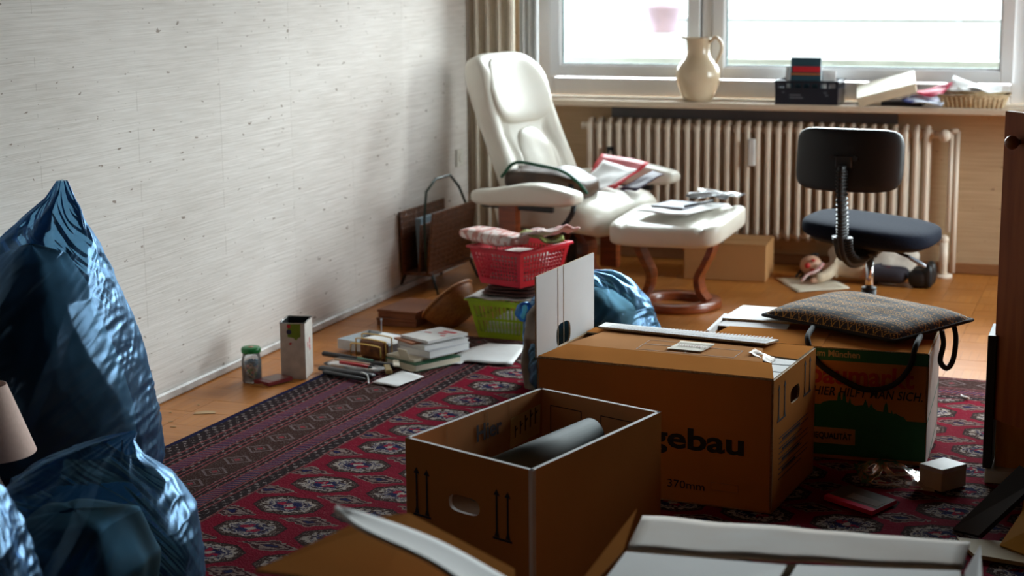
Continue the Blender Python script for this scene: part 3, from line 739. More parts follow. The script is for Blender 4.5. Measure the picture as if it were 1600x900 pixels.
b = B().box((.264, .194, .012), (-.004, -.0035, .084), rot=(radians(14), radians(-15), 0), bev=.002); b.done('lid', mat('cream_board2', (.74, .66, .50), .6), o)
b = B().box((.18, .15, .02), (.03, .005, .010)); o2 = b.done('notebook', BLK, loc=(-1.03, 7.91, .768)); tag(o2, 'dark notebook lying beneath the tilted cream box on the sill', 'notebook')
BLUP = mat('blue_white_print', (.62, .70, .85), .35, (.06, .10, .42), 9, lo=.42, hi=.5)
sheet('brochure', [(-1.00, 7.82, .785), (-.82, 7.78, .770), (-.78, 7.90, .800), (-.96, 7.93, .805)], BLUP, 'glossy blue and white brochure drooping over the sill edge', 'brochure', .012, .003, seed=2)
sheet('paper', [(-.975, 7.87, .812), (-.83, 7.83, .808), (-.79, 7.90, .860), (-.95, 7.95, .820)], mat('pink_paper', (.75, .06, .14), .5), 'bright pink paper lying on the blue brochure on the sill', 'paper', .012, .0015, seed=6)
WICK = mat('pale_wicker', (.62, .47, .28), .6, (.42, .29, .15), 60, (1, 1, 3), bump=.5)
tr_ = thing('wicker_tray', 'shallow pale wicker tray full of papers at right end of sill', 'tray', (-.69, 7.905, .768))
b = B().b2((-.125, -.09, 0), (.125, .09, .006))
for k in range(5): b.tube([(-.125-.004*k, -.09-.003*k, .006+.0095*k), (.125+.004*k, -.09-.003*k, .006+.0095*k), (.125+.004*k, .09+.001*k, .006+.0095*k), (-.125-.004*k, .09+.001*k, .006+.0095*k)], .0062, 6, closed=True)
for k in range(14):
    x = -.12+k*.0185; b.tube([(x, -.092, 0), (x*1.1, -.106, .05)], .004, 5)
b.done('basketwork', WICK, tr_)
B().tube([(-.146, -.104, .052), (.146, -.104, .052), (.146, .096, .052), (-.146, .096, .052)], .007, 8, closed=True).done('rim', WICK, tr_)
for i, (q, l) in enumerate(((((-.80, 7.86, .832), (-.64, 7.84, .834), (-.62, 7.96, .838), (-.79, 7.97, .895)), 'white letter curling up at left of the wicker tray'),
                            (((-.72, 7.84, .846), (-.575, 7.82, .828), (-.575, 7.95, .850), (-.71, 7.96, .858)), 'white sheet on top of the papers in the wicker tray'),
                            (((-.76, 7.87, .842), (-.64, 7.90, .843), (-.67, 7.99, .845), (-.78, 7.96, .872)), 'cream sheet between white papers in the wicker tray'))):
    sheet('paper', q, CREAM if i == 2 else PAP, l, 'paper', .012, .0012, seed=i*3+1)

# ------------------------------------------------------------------ magazine rack
RATT = mat('brown_rattan', (.20, .075, .028), .5, (.09, .03, .012), 70, (1, 1, 2), bump=.6)
IRON = mat('dark_iron', (.012, .013, .012), .5)
mg_ = thing('magazine_rack', 'brown woven magazine rack with black wire legs by the left wall', 'magazine rack', (-2.895, 7.02, 0), radians(-3))
def lean_panel(b, x0, x1, z0, z1, y0, y1):
    n = 22
    for k in range(n):
        t = (k+.5)/n; b.box((.010, y1-y0, (z1-z0)/n*.92), (lerp(x0, x1, t)+.002*(k % 2), (y0+y1)/2, lerp(z0, z1, t)))
    for y in [y0+(y1-y0)*i/9 for i in range(10)]: b.tube([(x0, y, z0), (x1, y, z1)], .0065, 6)
for nm, x0, x1, z1 in (('side_panel', .04, .075, .355), ('side_panel', -.07, -.085, .355)):
    b = B(); lean_panel(b, x0, x1, .085, z1, -.22, .22); b.done(nm, RATT, mg_)
b = B(); lean_panel(b, 0, .012, .085, .30, -.21, .21); b.done('divider_panel', RATT, mg_)
B().box((.135, .44, .012), (-.01, 0, .085)).done('bottom_panel', RATT, mg_)
for s_ in (-1, 1):
    B().tube([(-.07, s_*.20, .085), (-.10, s_*.215, .0)], .006, 8).done('leg', IRON, mg_)
    B().tube([(.055, s_*.20, .085), (.09, s_*.215, 0)], .006, 8).done('leg', IRON, mg_)
b = B().tube([(.04, -.225, .10), (.035, -.225, .33), (.02, -.17, .44), (.02, -.075, .485), (.02, .075, .485), (.02, .17, .42), (.03, .225, .33), (.035, .225, .10)], .006, 8)
b.done('handle', mat('green_black_wire', (.012, .03, .018), .4), mg_)
tag(B().box((.026, .34, .22), (-2.925, 7.05, .206), rot=(0, -.05, radians(-3))).done('magazine', mat('blue_grey_cover', (.26, .36, .42), .5)), 'blue-grey magazines tucked in the back pocket of the rack', 'magazine', )

# ------------------------------------------------------------------ baskets
def basket(name, lab, cat, loc, rz, sz, top, H, m, cols, rows, handle=True, bars_h=True):
    """plastic basket: real openings; sz = bottom half sizes, top = top half sizes"""
    t = thing(name, lab, cat, loc, rz); b = B()
    def P_(side, a, h):
        k = h/H; hx = lerp(sz[0], top[0], k); hy = lerp(sz[1], top[1], k)
        return {0: (a*hx, -hy, h), 1: (hx, a*hy, h), 2: (-a*hx, hy, h), 3: (-hx, -a*hy, h)}[side]
    def quad(side, a0, a1, h0, h1):
        b.slab([P_(side, a0, h0), P_(side, a1, h0), P_(side, a1, h1), P_(side, a0, h1)], .0035)
    b.box((sz[0]*2, sz[1]*2, .004), (0, 0, .002))
    for side in range(4):
        h0, h1 = H*.16, H*.86
        quad(side, -1, 1, 0, h0); quad(side, -1, 1, h1, H)
        quad(side, -1, -.86, h0, h1); quad(side, .86, 1, h0, h1)
        for k in range(cols+1):
            a = -.86+1.72*k/cols; quad(side, a-.022, a+.022, h0, h1)
        for k in range(1, rows):
            h = lerp(h0, h1, k/rows); quad(side, -.86, .86, h-.0022*(2 if rows < 4 else 1), h+.0022*(2 if rows < 4 else 1))
    b.done('body', m, t)
    b = B(); x, y = top[0]+.004, top[1]+.004
    b.tube([(-x, -y, H), (x, -y, H), (x, y, H), (-x, y, H)], .008, 8, closed=True, flat=.7).done('rim', m, t)
    return t
REDPL = mat('red_plastic', (.62, .012, .035), .35); GRNPL = mat('lime_plastic', (.40, .56, .025), .35)
GB = (-2.235, 6.18)
basket('basket', 'lime green plastic basket standing on the floor under the red basket', 'basket', (*GB, .0005), radians(-6), (.095, .130), (.125, .165), .155, GRNPL, 12, 2)
for k in range(4):
    o = B().box((.165, .22, .012), (GB[0]+.004*k, GB[1], .015+.014*k), rot=(0, 0, radians(-6+2*k))).done('magazine', PAP if k % 2 else CREAM)
    tag(o, ['cream magazine at the very bottom of the lime basket', 'white magazine second from the bottom in the lime basket', 'cream magazine second from the top in the lime basket', 'white magazine uppermost in the lime basket below the newspaper'][k], 'magazine', 'magazines inside the lime basket')
o = B().grid(lambda u, v: (-.14+.29*u, -.17+.35*v, .166+.006*nz(u*4, v*4)-.012*(max(0, abs(u-.5)-.4)*5)), 20, 20).done('newspaper', mat('newsprint', (.62, .60, .57), .8, (.40, .38, .36), 60), smooth=True, solid=.004, loc=(*GB, 0.0), rot=(0, 0, radians(-3)))
tag(o, 'grey newspaper covering the top of the lime basket', 'newspaper')
cl_m = mat('brown_wool', (.12, .05, .038), .9, (.07, .03, .025), 60, bump=.4)
for k in range(3):
    z0 = .176+.0135*k
    o = sq(B(), (.11-.006*k, .135, .0072), .7, .35, (0, 0, 0), lambda p, k=k: p+Vector((0, 0, .004*nz(p.x*9+k, p.y*9))), 40, 10).done('folded_cloth', cl_m, smooth=True, loc=(GB[0]+.02, GB[1]-.02, z0+.003), rot=(0, 0, radians(-8+5*k)))
    tag(o, ['bottom fold of brown cloth lying on the newspaper between the two baskets', 'middle brown folded cloth between the lime and red baskets', 'topmost brown folded cloth directly under the red basket'][k], 'cloth')
RB = (-2.19, 6.11)
ZR = .222
basket('basket', 'red plastic basket heaped with cloths on top of the lime basket', 'basket', (*RB, ZR), radians(-20), (.098, .118), (.125, .150), .142, REDPL, 13, 7)
for k in range(3):
    o = sq(B(), (.085, .105, .017), .6, .4, (0, 0, 0), lambda p, k=k: p+Vector((0, 0, .006*nz(p.x*12+k*3, p.y*12))), 36, 12).done('towel', [mat('white_towel', (.66, .60, .55), .9, scale=60), mat('rose_towel', (.45, .22, .20), .9, scale=60), mat('white_towel', (0, 0, 0))][k], smooth=True, loc=(*RB, ZR+.026+.036*k), rot=(0, 0, radians(-20)))
    tag(o, ['white folded towel at the bottom of the red basket', 'rose folded towel in the middle of the red basket', 'white folded towel near the top of the red basket'][k], 'towel')
PINKC = mat('pink_white_weave', (.55, .24, .20), .85, (.74, .62, .58), 26, (1, 2.2, 1), bump=.3, lo=.46, hi=.54)
def roll(p): return p+Vector((.01*nz(p.y*9, p.z*9), 0, .008*nz(p.x*12, p.y*9)))
o = sq(B(), (.055, .155, .026), .7, .35, (0, 0, 0), roll, 48, 20).done('rolled_cloth', PINKC, smooth=True, loc=(RB[0]-.085, RB[1]-.055, ZR+.176), rot=(0, 0, radians(62)))
tag(o, 'pink and white rolled cloth sticking out at left of the red basket', 'cloth')
def clf(u, v):
    x, y = -.11+.23*u, -.13+.26*v
    return (x, y, .014+.085*max(0, u-.35)*(1-.4*v)+.020*nz(x*13, y*11, 2)+.008*nz(x*40, y*30, 1))
o = B().grid(clf, 40, 40).done('cloth', mat('white_pink_cloth', (.70, .58, .55), .85, (.52, .26, .24), 12, lo=.40, hi=.52), smooth=True, solid=.006, loc=(RB[0]+.06, RB[1]-.01, ZR+.158), rot=(0, 0, radians(-20)))
tag(o, 'white and rose crumpled cloth heaped on the right half of red basket', 'cloth')
o = B().grid(lambda u, v: (-.08+.16*u, -.05+.10*v, .012*sin(u*7)+.01*nz(u*5, v*5)), 24, 14).done('cloth', mat('green_brown_print', (.36, .42, .10), .85, (.16, .08, .06), 18), smooth=True, solid=.006, loc=(RB[0]+.115, RB[1]-.075, ZR+.186), rot=(0, .12, radians(20)))
tag(o, 'small olive and brown patterned cloth at right edge of red basket', 'cloth')

# ------------------------------------------------------------------ wicker bowl and flat boxes
WBR = mat('brown_wicker', (.36, .135, .030), .5, (.24, .08, .016), 70, (1, 1, 3), bump=.5)
bw = thing('wicker_bowl', 'brown woven bowl standing tilted on its side against the lime basket', 'bowl', (-2.50, 6.205, .0725), 0)
b = B().lathe([(r*.74, z*.95) for r, z in [(0, -.055), (.075, -.055), (.085, -.045), (.125, -.01), (.150, .03), (.158, .055), (.152, .055), (.143, .03), (.118, -.004), (.078, -.040), (0, -.045)]], 40)
ax = Vector((-.62, .10, .66)).normalized(); rt = ax.to_track_quat('Z', 'Y').to_euler()
o = b.done('bowl', WBR, bw, smooth=True); o.rotation_euler = rt
o = B().lathe([(.117, .046), (.124, .051), (.118, .059), (.110, .052), (.117, .046)], 40).done('rim', WBR, bw, smooth=True); o.rotation_euler = rt
RBOX = mat('red_brown_board', (.26, .085, .030), .5, (.20, .06, .02), 8)
for k, (z, s_, r_) in enumerate(((.0005, .0, 8), (.033, .012, 3))):
    t = thing('flat_box', ['red-brown flat box at the bottom of the pair beside the wicker bowl', 'red-brown flat box on top of the pair beside the wicker bowl'][k], 'box', (-2.725+s_, 6.27, z), radians(r_-8))
    B().b2((-.085, -.125, 0), (.085, .125, .021), bev=.002).done('body', RBOX, t); B().b2((-.088, -.128, .021), (.088, .128, .032), bev=.002).done('lid', RBOX, t)

# ------------------------------------------------------------------ tin, jar, red packet by the wall
TINW = mat('white_tin', (.66, .60, .54), .35, metal=.0, scale=30)
tn = thing('tin', 'tall white square tin without lid standing on the parquet', 'tin', (-2.735, 5.30, .0005), radians(14))
b = B()
for s_ in (-1, 1):
    b.b2((-.043, s_*.058-.001, 0), (.043, s_*.058+.001, .20)); b.b2((s_*.043-.001, -.058, 0), (s_*.043+.001, .058, .20))
b.b2((-.043, -.058, 0), (.043, .058, .002)); b.done('body', TINW, tn)
b = B()
for s_ in (-1, 1):
    b.b2((-.041, s_*.0565-.0004, .003), (.041, s_*.0565+.0004, .1985)); b.b2((s_*.0415-.0004, -.056, .003), (s_*.0415+.0004, .056, .1985))
b.done('lining', BLK, tn, label='dark inside')
B().tube([(-.044, -.059, .2), (.044, -.059, .2), (.044, .059, .2), (-.044, .059, .2)], .002, 6, closed=True).done('rim', STEEL, tn)
FRN = ((-.043, -.0592, 0), (1, 0, 0), (0, 0, 1))
GRNL = mat('green_label', (.22, .33, .02), .4)
B().prism([(.026, .197), (.026, .150), (.046, .147), (.056, .138), (.064, .148), (.071, .150), (.072, .197)], .0006, FRN).done('green_label', GRNL, tn, label='green label')
b = B().cyl((-.012, -.0598, .168), (-.012, -.0605, .168), .009, n=14); b.done('blue_spot', mat('navy_print', (.03, .03, .09), .5), tn)
b = B().cyl((-.012, -.0598, .188), (-.012, -.0605, .188), .007, n=14).prism([(.028, .126), (.036, .121), (.041, .129), (.035, .131)], .0006, FRN)
for z, w in ((.125, .010), (.10, .012), (.115, .006)): b.box((.0006, w, .02), (.0443, -.02+.03*(w > .009), z))
b.done('red_print', REDP, tn)
jr = thing('jar', 'small glass jar of beads with a green lid by the left wall', 'jar', (-2.845, 5.17, .0005))
JG = mat('jar_glass', (.92, .95, .93), .05, (.92, .95, .93), trans=1., ior=1.15)
B().lathe([(0, .0), (.030, 0), (.034, .004), (.0345, .075), (.030, .092), (.029, .108), (.0275, .108), (.0285, .091), (.0325, .075), (.032, .006), (0, .004)], 28).done('glass', CLEAR, jr, smooth=True)
LIDG = mat('green_lid', (.02, .26, .06), .35)
B().lathe([(0, .104), (.033, .104), (.034, .108), (.034, .118), (.031, .122), (0, .122)], 28).done('lid', LIDG, jr, smooth=True)
B().lathe([(0, .1223), (.010, .1223), (.010, .1229), (0, .1229)], 16).done('lid_print', mat('pale_red_print', (.62, .24, .18), .5), jr)
bd = {}
BC_ = [('cream', (.85, .75, .55)), ('teal', (.06, .25, .40)), ('green', (.10, .45, .14)), ('rose', (.80, .35, .32)), ('navy', (.02, .03, .08))]
bms = [B() for _ in BC_]
random.seed(3)
for k in range(150):
    a, r_, z = random.uniform(0, 6.3), .0268*random.random()**.3, random.uniform(.010, .076)
    ci = (1 if z > .062 else random.choice([0, 0, 0, 2, 3, 4, 1])); bms[ci].ball((r_*cos(a), r_*sin(a), z), .0055, n=6)
for (n_, c_), bb_ in zip(BC_, bms): bb_.done('%s_beads' % n_, mat('bead_'+n_, c_, .3), jr, smooth=True, kind='stuff')
rp = thing('packet', 'small dark red cardboard packet beside the white tin', 'packet', (-2.765, 5.175, .0005), radians(-20))
B().b2((-.038, -.055, .004), (.038, .055, .016)).done('body', mat('dark_red_card', (.20, .012, .016), .4), rp)
B().b2((-.030, -.030, .016), (.030, .046, .0166)).done('label_print', mat('brown_print', (.26, .13, .09), .4), rp)
B().prism([(-.038, 0), (.038, 0), (.030, .003), (0, .009), (-.025, .002)], .012, ((0, -.055, 0), (1, 0, 0), (0, 0, 1))).done('torn_flap', mat('yellow_print', (.40, .16, .03), .4), rp)
for i, (x, y, s_, r_) in enumerate(((-2.79, 4.75, .034, .4), (-2.84, 4.62, .008, 1), (-2.86, 4.83, .007, 2), (-2.80, 4.57, .009, .2), (-2.90, 4.72, .006, 2.2))):
    o = B().prism([(-s_, -s_*.5), (s_, -s_*.4), (s_*.9, s_*.5), (-s_*.2, s_*.6), (-s_, .1*s_)], .0014, ((x, y, .0002), (cos(r_), sin(r_), 0), (-sin(r_), cos(r_), 0))).done('paper_scrap', mat('kraft_scrap', (.50, .32, .16), .8))
    tag(o, ['tan paper scrap on the parquet between rug and wall', 'tiny paper crumb left of the tan scrap, nearest the tall blue bag', 'tiny paper crumb behind the tan scrap towards the jar', 'tiny paper crumb nearest to the rug edge by the tall blue bag', 'tiny paper crumb closest to the skirting board of the left wall'][i], 'paper scrap', None if i == 0 else 'crumbs on the parquet')

# ------------------------------------------------------------------ heap at the edge of the rug
def rz_(p, z=0.): return (p[0], p[1], RZ+z)
sheet('newspaper', [(-2.31, 5.60, RZ+.001), (-2.04, 5.60, RZ+.001), (-2.09, 5.91, RZ+.002), (-2.24, 5.90, RZ+.002)], PAP, 'large white sheet of paper lying on the far rug border', 'paper', .007, .0012, seed=1)
sheet('letter', [(-2.41, 5.22, RZ+.001), (-2.305, 5.185, RZ+.001), (-2.272, 5.345, RZ+.002), (-2.378, 5.40, RZ+.002)], PAP, 'white letter lying on the striped rug border in front of the heap', 'letter', .003, .0012, seed=2)
sheet('note', [(-2.265, 5.545, RZ+.001), (-2.22, 5.56, RZ+.001), (-2.225, 5.65, RZ+.002), (-2.275, 5.64, RZ+.002)], PAP, 'small white note on the rug between book stack and large sheet', 'paper', .003, .0012, seed=5)
GBK = mat('green_cover', (.012, .10, .045), .35)
def pile(name, lab, cat, x, y, z, sx, sy, sz, rz, cov, block=None, group=None):
    t = thing(name, lab, cat, (x, y, z), radians(rz), group)
    c = .0025
    B().b2((-sx/2, -sy/2, 0), (sx/2, sy/2, c)).b2((-sx/2, -sy/2, sz-c), (sx/2, sy/2, sz)).b2((-sx/2, -sy/2, c), (-sx/2+c, sy/2, sz-c)).done('cover', cov, t)
    B().b2((-sx/2+c, -sy/2+.003, c), (sx/2-.003, sy/2-.003, sz-c)).done('pages', block or PAP, t)
    return t
SX, SY = -2.375, 5.56
pile('book', 'green book at the bottom of the stack on the rug edge', 'book', SX+.02, SY-.02, RZ, .17, .21, .026, -28, GBK, CREAM)
pile('book', 'cream paperback lying on the green book in the stack', 'book', SX-.0, SY+.0, RZ+.0265, .15, .19, .008, -26, CREAM, CREAM)
GRYB = mat('grey_catalogue', (.52, .52, .54), .35, (.66, .66, .68), 14)
pile('catalogue', 'thick grey-white catalogue in the middle of the stack on the rug', 'catalogue', SX+.035, SY+.045, RZ+.035, .165, .20, .026, -24, GRYB)
pile('catalogue', 'thick white catalogue lying below the top magazine of the stack', 'catalogue', SX+.03, SY+.05, RZ+.0615, .16, .20, .016, -30, PAP)
pile('book', 'thin orange and brown booklet near the top of the stack', 'book', SX+.0, SY+.035, RZ+.078, .12, .18, .006, -34, mat('orange_brown_cover', (.42, .14, .05), .4), mat('brown_pages', (.12, .06, .04), .7))
tb = pile('magazine', 'white magazine with red print on top of the stack on the rug', 'magazine', SX+.035, SY+.05, RZ+.085, .15, .19, .010, -27, mat('white_cover', (.72, .70, .68), .35))
b = B()
for x, y, sx, sy in ((.02, .055, .055, .02), (.015, .025, .035, .014), (-.035, .0, .03, .008), (.045, -.0, .02, .012)): b.box((sx, sy, .0006), (x, y, .0104), rot=(0, 0, .2))
b.done('red_print', REDP, tb, label='red print on the cover')
tp = thing('tissue_packet', 'small white card propped on the green book', 'card', (SX-.022, SY-.100, RZ+.027), radians(-26))
B().box((.050, .004, .042), (0, 0, .022), rot=(.35, 0, 0), bev=.001).done('card', CREAM, tp)
# letter rack
GOLD = mat('brass_wire', (.72, .50, .16), .2, metal=1.)
lr = thing('letter_rack', 'brass wire letter rack holding a brown patterned case', 'letter rack', (-2.555, 5.535, RZ), radians(-14))
for y in (-.035, -.005, .030):
    x0 = -.068; h = .062 if y < -.02 else (.075 if y < .02 else .085)
    B().tube(curve([(x0, y, .004), (x0, y, h-.015), (x0+.012, y, h), (-x0-.012, y, h), (-x0, y, h-.015), (-x0, y, .004)], 30), .0026, 8).done('wire_loop', GOLD, lr, smooth=True)
B().b2((-.07, -.042, .0), (.07, .042, .004)).done('base', GOLD, lr)
cs = thing('case', 'brown tortoiseshell patterned case standing in the brass letter rack', 'case', (-2.553, 5.5435, RZ+.0045), radians(-14))
B().b2((-.060, -.0085, 0), (.060, .020, .066), bev=.008).done('body', mat('tortoiseshell', (.24, .085, .025), .3, (.08, .02, .008), 45), cs)
# tray
PLT = mat('clear_grey_plastic', (.62, .66, .68), .25, scale=20)
ty = thing('plastic_tray', 'pale translucent plastic tray with an upright pin behind the letter rack', 'tray', (-2.62, 5.735, .0125), radians(-16))
b = B().b2((-.12, -.09, 0), (.12, .09, .003))
for s_ in (-1, 1): b.b2((-.12, s_*.09-.0015, 0), (.12, s_*.09+.0015, .036)); b.b2((s_*.12-.0015, -.09, 0), (s_*.12+.0015, .09, .036))
b.done('body', PLT, ty)
B().cyl((-.055, .085, .02), (-.055, .085, .085), .0016, n=6).ball((-.055, .085, .086), .004).done('pin', PLT, ty)
o = B().box((.10, .14, .006), (-2.60, 5.77, .020), rot=(0, 0, -.2)).done('booklet', mat('blue_grey_cover', (.26, .36, .42), .5)); tag(o, 'blue-grey booklet lying inside the plastic tray', 'booklet')
sheet('paper', [(-2.66, 5.66, .056), (-2.50, 5.60, .058), (-2.46, 5.72, .060), (-2.62, 5.78, .056)], PAP, 'white sheet lying across the plastic tray behind the letter rack', 'paper', .003, .0012, seed=9)
# pens and pencil cases
DKC = mat('black_leather_case', (.016, .016, .020), .5, bump=.2, scale=80)
def bar(name, lab, cat, a, c_, r, m, flat=1., mats2=None):
    a, c_ = Vector(a), Vector(c_); d = c_-a
    o = B().tube([a, a+d*.03, a+d*.97, c_], [r*.5, r, r, r*.5], 10, flat=flat).done(name, m, smooth=True)
    return tag(o, lab, cat)
bar('pencil_case', 'black slim case lying behind the letter rack on the rug edge', 'case', (-2.735, 5.50, RZ+.020), (-2.56, 5.475, RZ+.012), .0115, DKC, .8)
bar('pencil_case', 'black pencil case lying just in front of the letter rack', 'case', (-2.665, 5.475, RZ+.010), (-2.42, 5.435, RZ+.010), .018, DKC, .5)
bar('pencil_case', 'long black zipped case nearest to the rug border in the heap', 'case', (-2.665, 5.335, RZ+.0095), (-2.43, 5.275, RZ+.0095), .019, DKC, .45)
bar('umbrella_sleeve', 'thin black sleeve with white cord in front of the pens', 'sleeve', (-2.63, 5.290, RZ+.008), (-2.44, 5.225, RZ+.008), .010, DKC, .7)
tag(B().tube(curve([(-2.47, 5.262, RZ+.024), (-2.44, 5.245, RZ+.020), (-2.425, 5.22, RZ+.004), (-2.415, 5.20, RZ+.003)], 14), .0028, 6).done('cord', PAP, smooth=True), 'white cord end lying on the black sleeve', 'cord')
def pen(a, c_, r, m, lab):
    a, c_ = Vector(a), Vector(c_); d = c_-a
    t = thing('pencil', lab, 'pencil', a)
    B().tube([(0, 0, 0), d*.88], r, 7).done('shaft', m, t); B().tube([d*.88, d], [r, .0006], 7).done('tip', BLK, t)
pen((-2.635, 5.395, RZ+.029), (-2.455, 5.345, RZ+.030), .005, mat('tan_pencil', (.55, .36, .22), .5), 'tan pencil lying uppermost on the clear pen pouch')
pen((-2.60, 5.365, RZ+.027), (-2.455, 5.325, RZ+.027), .006, REDP, 'red pencil lying on the clear pen pouch')
pen((-2.56, 5.425, RZ+.031), (-2.48, 5.405, RZ+.031), .0035, mat('green_pencil', (.10, .26, .17), .5), 'short green pencil beside the tan one on the pouch')
o = sq(B(), (.125, .045, .0095), .8, .5, (0, 0, 0), lambda p: p+Vector((0, 0, .003*nz(p.x*20, p.y*20))), 40, 10).done('pen_pouch', CLEAR, smooth=True, loc=(-2.555, 5.385, RZ+.0125), rot=(0, 0, radians(-15)))
tag(o, 'clear plastic pen pouch on the rug in front of the letter rack', 'pouch')
for i, (x, y, z, r_, lab) in enumerate(((-2.425, 5.385, .010, 30, 'small brass-coloured box lying at the right end of the pens'), (-2.40, 5.40, .030, 25, 'cream folded card lying on the small brass-coloured box'))):
    o = B().box((.022, .085, .016 if i == 0 else .006), (0, 0, 0), bev=.002).done('small_box', [mat('brass_card', (.50, .36, .14), .4), CREAM][i], loc=(x, y, RZ+z), rot=(0, .1*i, radians(r_))); tag(o, lab, 'box' if i == 0 else 'card')
sheet('card', [(-2.40, 5.44, RZ+.001), (-2.34, 5.40, RZ+.001), (-2.31, 5.455, RZ+.002), (-2.37, 5.49, RZ+.002)], CREAM, 'cream card lying flat at the foot of the green book', 'card', .002, .0012, seed=7)

# ------------------------------------------------------------------ plastic film bags
def film(name, tcol, dcol, frac, rough=.2):
    m = bpy.data.materials.new(name); m.use_nodes = True; nt = m.node_tree; nt.nodes.remove(nt.nodes['Principled BSDF'])
    tr = nd(nt, 'ShaderNodeBsdfTransparent'); tr.inputs[0].default_value = (*tcol, 1)
    tl = nd(nt, 'ShaderNodeBsdfTranslucent'); tl.inputs[0].default_value = (*dcol, 1)
    df = nd(nt, 'ShaderNodeBsdfDiffuse'); df.inputs[0].default_value = (*[c*.55 for c in dcol], 1)
    gl = nd(nt, 'ShaderNodeBsdfGlossy'); gl.inputs['Roughness'].default_value = rough; gl.inputs['Color'].default_value = (.40, .66, 1.0, 1)  # gloss tinted blue, standing in for sky light in the highlights
    fr = nd(nt, 'ShaderNodeFresnel'); fr.inputs[0].default_value = 1.62
    tc = nd(nt, 'ShaderNodeTexCoord'); nz_ = nd(nt, 'ShaderNodeTexNoise'); nz_.inputs['Scale'].default_value = 34; nz_.inputs['Detail'].default_value = 3
    nt.links.new(tc.outputs['Object'], nz_.inputs['Vector'])
    bp = nd(nt, 'ShaderNodeBump'); bp.inputs['Strength'].default_value = .07; bp.inputs['Distance'].default_value = .004
    nt.links.new(nz_.outputs['Fac'], bp.inputs['Height'])
    for s_ in (gl, df): nt.links.new(bp.outputs[0], s_.inputs['Normal'])
    nt.links.new(bp.outputs[0], fr.inputs['Normal'])
    a, b_, c = [nd(nt, 'ShaderNodeMixShader') for _ in range(3)]
    a.inputs[0].default_value = .5; nt.links.new(tl.outputs[0], a.inputs[1]); nt.links.new(df.outputs[0], a.inputs[2])
    b_.inputs[0].default_value = frac; nt.links.new(a.outputs[0], b_.inputs[1]); nt.links.new(tr.outputs[0], b_.inputs[2])
    nt.links.new(fr.outputs[0], c.inputs[0]); nt.links.new(b_.outputs[0], c.inputs[1]); nt.links.new(gl.outputs[0], c.inputs[2])
    nt.links.new(c.outputs[0], nt.nodes['Material Output'].inputs[0]); return m
FILM = film('blue_film', (.44, .70, .90), (.06, .24, .48), .84, .27)
FILM2 = film('light_blue_film', (.55, .82, .97), (.14, .46, .74), .70, .25)
DARKC = mat('dark_waste', (.010, .010, .011), .6, (.018, .014, .010), 5)
def bag(t, tab, m, seed=0, amp=.03, nu=300, nv=200, folds=(), crumple=None, name='film', tilt=.8, wall=None):
    top = tab[-1][0]
    def f(u, v):
        z = top*v
        cx, cy, rx, ry = ctrl(tab, z); th = 2*pi*u; c_, s_ = cos(th), sin(th)
        R = (rx+ry)/2; k = min(1., R/.10)
        px_, py_ = c_*.22, s_*.22            # noise is sampled round the bag so that it closes
        q = z*tilt
        d = amp*(.60*ridge(px_*4.5+q*2, py_*4.5, z*1.2+seed)+.10*ridge(px_*11+q*6, py_*11-q*4, z*2+seed+7)-.42)*k
        ww = z*1.0-.16*th
        d += .0055*(ridge(ww*26+seed, th*.9, 3.)-.5)*k*(.3+.7*abs(sin(th*.5)))+.0022*(ridge(ww*70+seed, th*1.7, 9.)-.5)*k*abs(sin(th*.5))
        if crumple:
            w = math.exp(-(((th-crumple[0]+pi) % (2*pi)-pi)/crumple[1])**2)
            d += w*crumple[2]*(.8*ridge(px_*3, py_*3, z*17+seed)+.5*ridge(px_*7+z*6, py_*7, z*40+seed+3)-.7)*k
        for (t0, z0, t1, z1, w_, h_) in folds:
            a = max(0, min(1, (z-z0)/(z1-z0) if z1 != z0 else 0)); tt = lerp(t0, t1, a)
            dd = ((th-tt+pi) % (2*pi)-pi)*R/w_
            if min(z0, z1) <= z <= max(z0, z1): d += h_*max(0, 1-abs(dd))*sin(pi*min(1, .15+a*.85))*k
        x = cx+(rx+d)*c_; y = cy+(ry+d)*s_
        if wall is not None: x = max(x, wall)
        return (x, y, max(.019, z+.03*nz(px_*9, py_*9, seed)*(v**2)*k))
    b = B(); b.grid(f, nu, nv, cu=True); return b.done(name, m, t, smooth=True)
def blob(t, tab, m, seed, amp, name='contents', nu=60, nv=40):
    top = tab[-1][0]
    def f(u, v):
        z = .025+(top-.025)*v; cx, cy, rx, ry = ctrl(tab, z); th = 2*pi*u
        d = amp*noise.noise(Vector((cos(th)*1.3, sin(th)*1.3, z*5+seed)))
        return (cx+(rx+d)*sgp(cos(th), .6), cy+(ry+d)*sgp(sin(th), .6), z)
    return B().grid(f, nu, nv, cu=True).done(name, m, t, smooth=True, label='dark contents showing through the film')

bg1 = thing('rubbish_bag', 'tall blue plastic rubbish bag leaning at the left wall, peaked top', 'rubbish bag', (0, 0, 0))
T1 = [(0, -2.72, 3.83, .22, .34), (.06, -2.72, 3.83, .25, .37), (.2, -2.72, 3.83, .24, .365), (.42, -2.725, 3.83, .215, .31), (.58, -2.73, 3.84, .185, .235), (.70, -2.735, 3.88, .135, .155),
      (.76, -2.74, 3.92, .085, .09), (.81, -2.745, 3.96, .040, .042), (.855, -2.75, 3.98, .014, .014)]
bag(bg1, T1, FILM, 2, .030, folds=((radians(300), .15, radians(20), .70, .05, .02), (radians(280), .10, radians(330), .62, .045, .02), (radians(250), .30, radians(300), .74, .04, .02)), crumple=(radians(28), .5, .006), wall=-2.975)
T1c = [(.0, -2.75, 3.80, .165, .28), (.2, -2.75, 3.80, .175, .29), (.42, -2.76, 3.81, .15, .24), (.58, -2.765, 3.82, .12, .165), (.67, -2.77, 3.84, .08, .09), (.70, -2.77, 3.85, .004, .004)]
blob(bg1, T1c, DARKC, 3, .03)
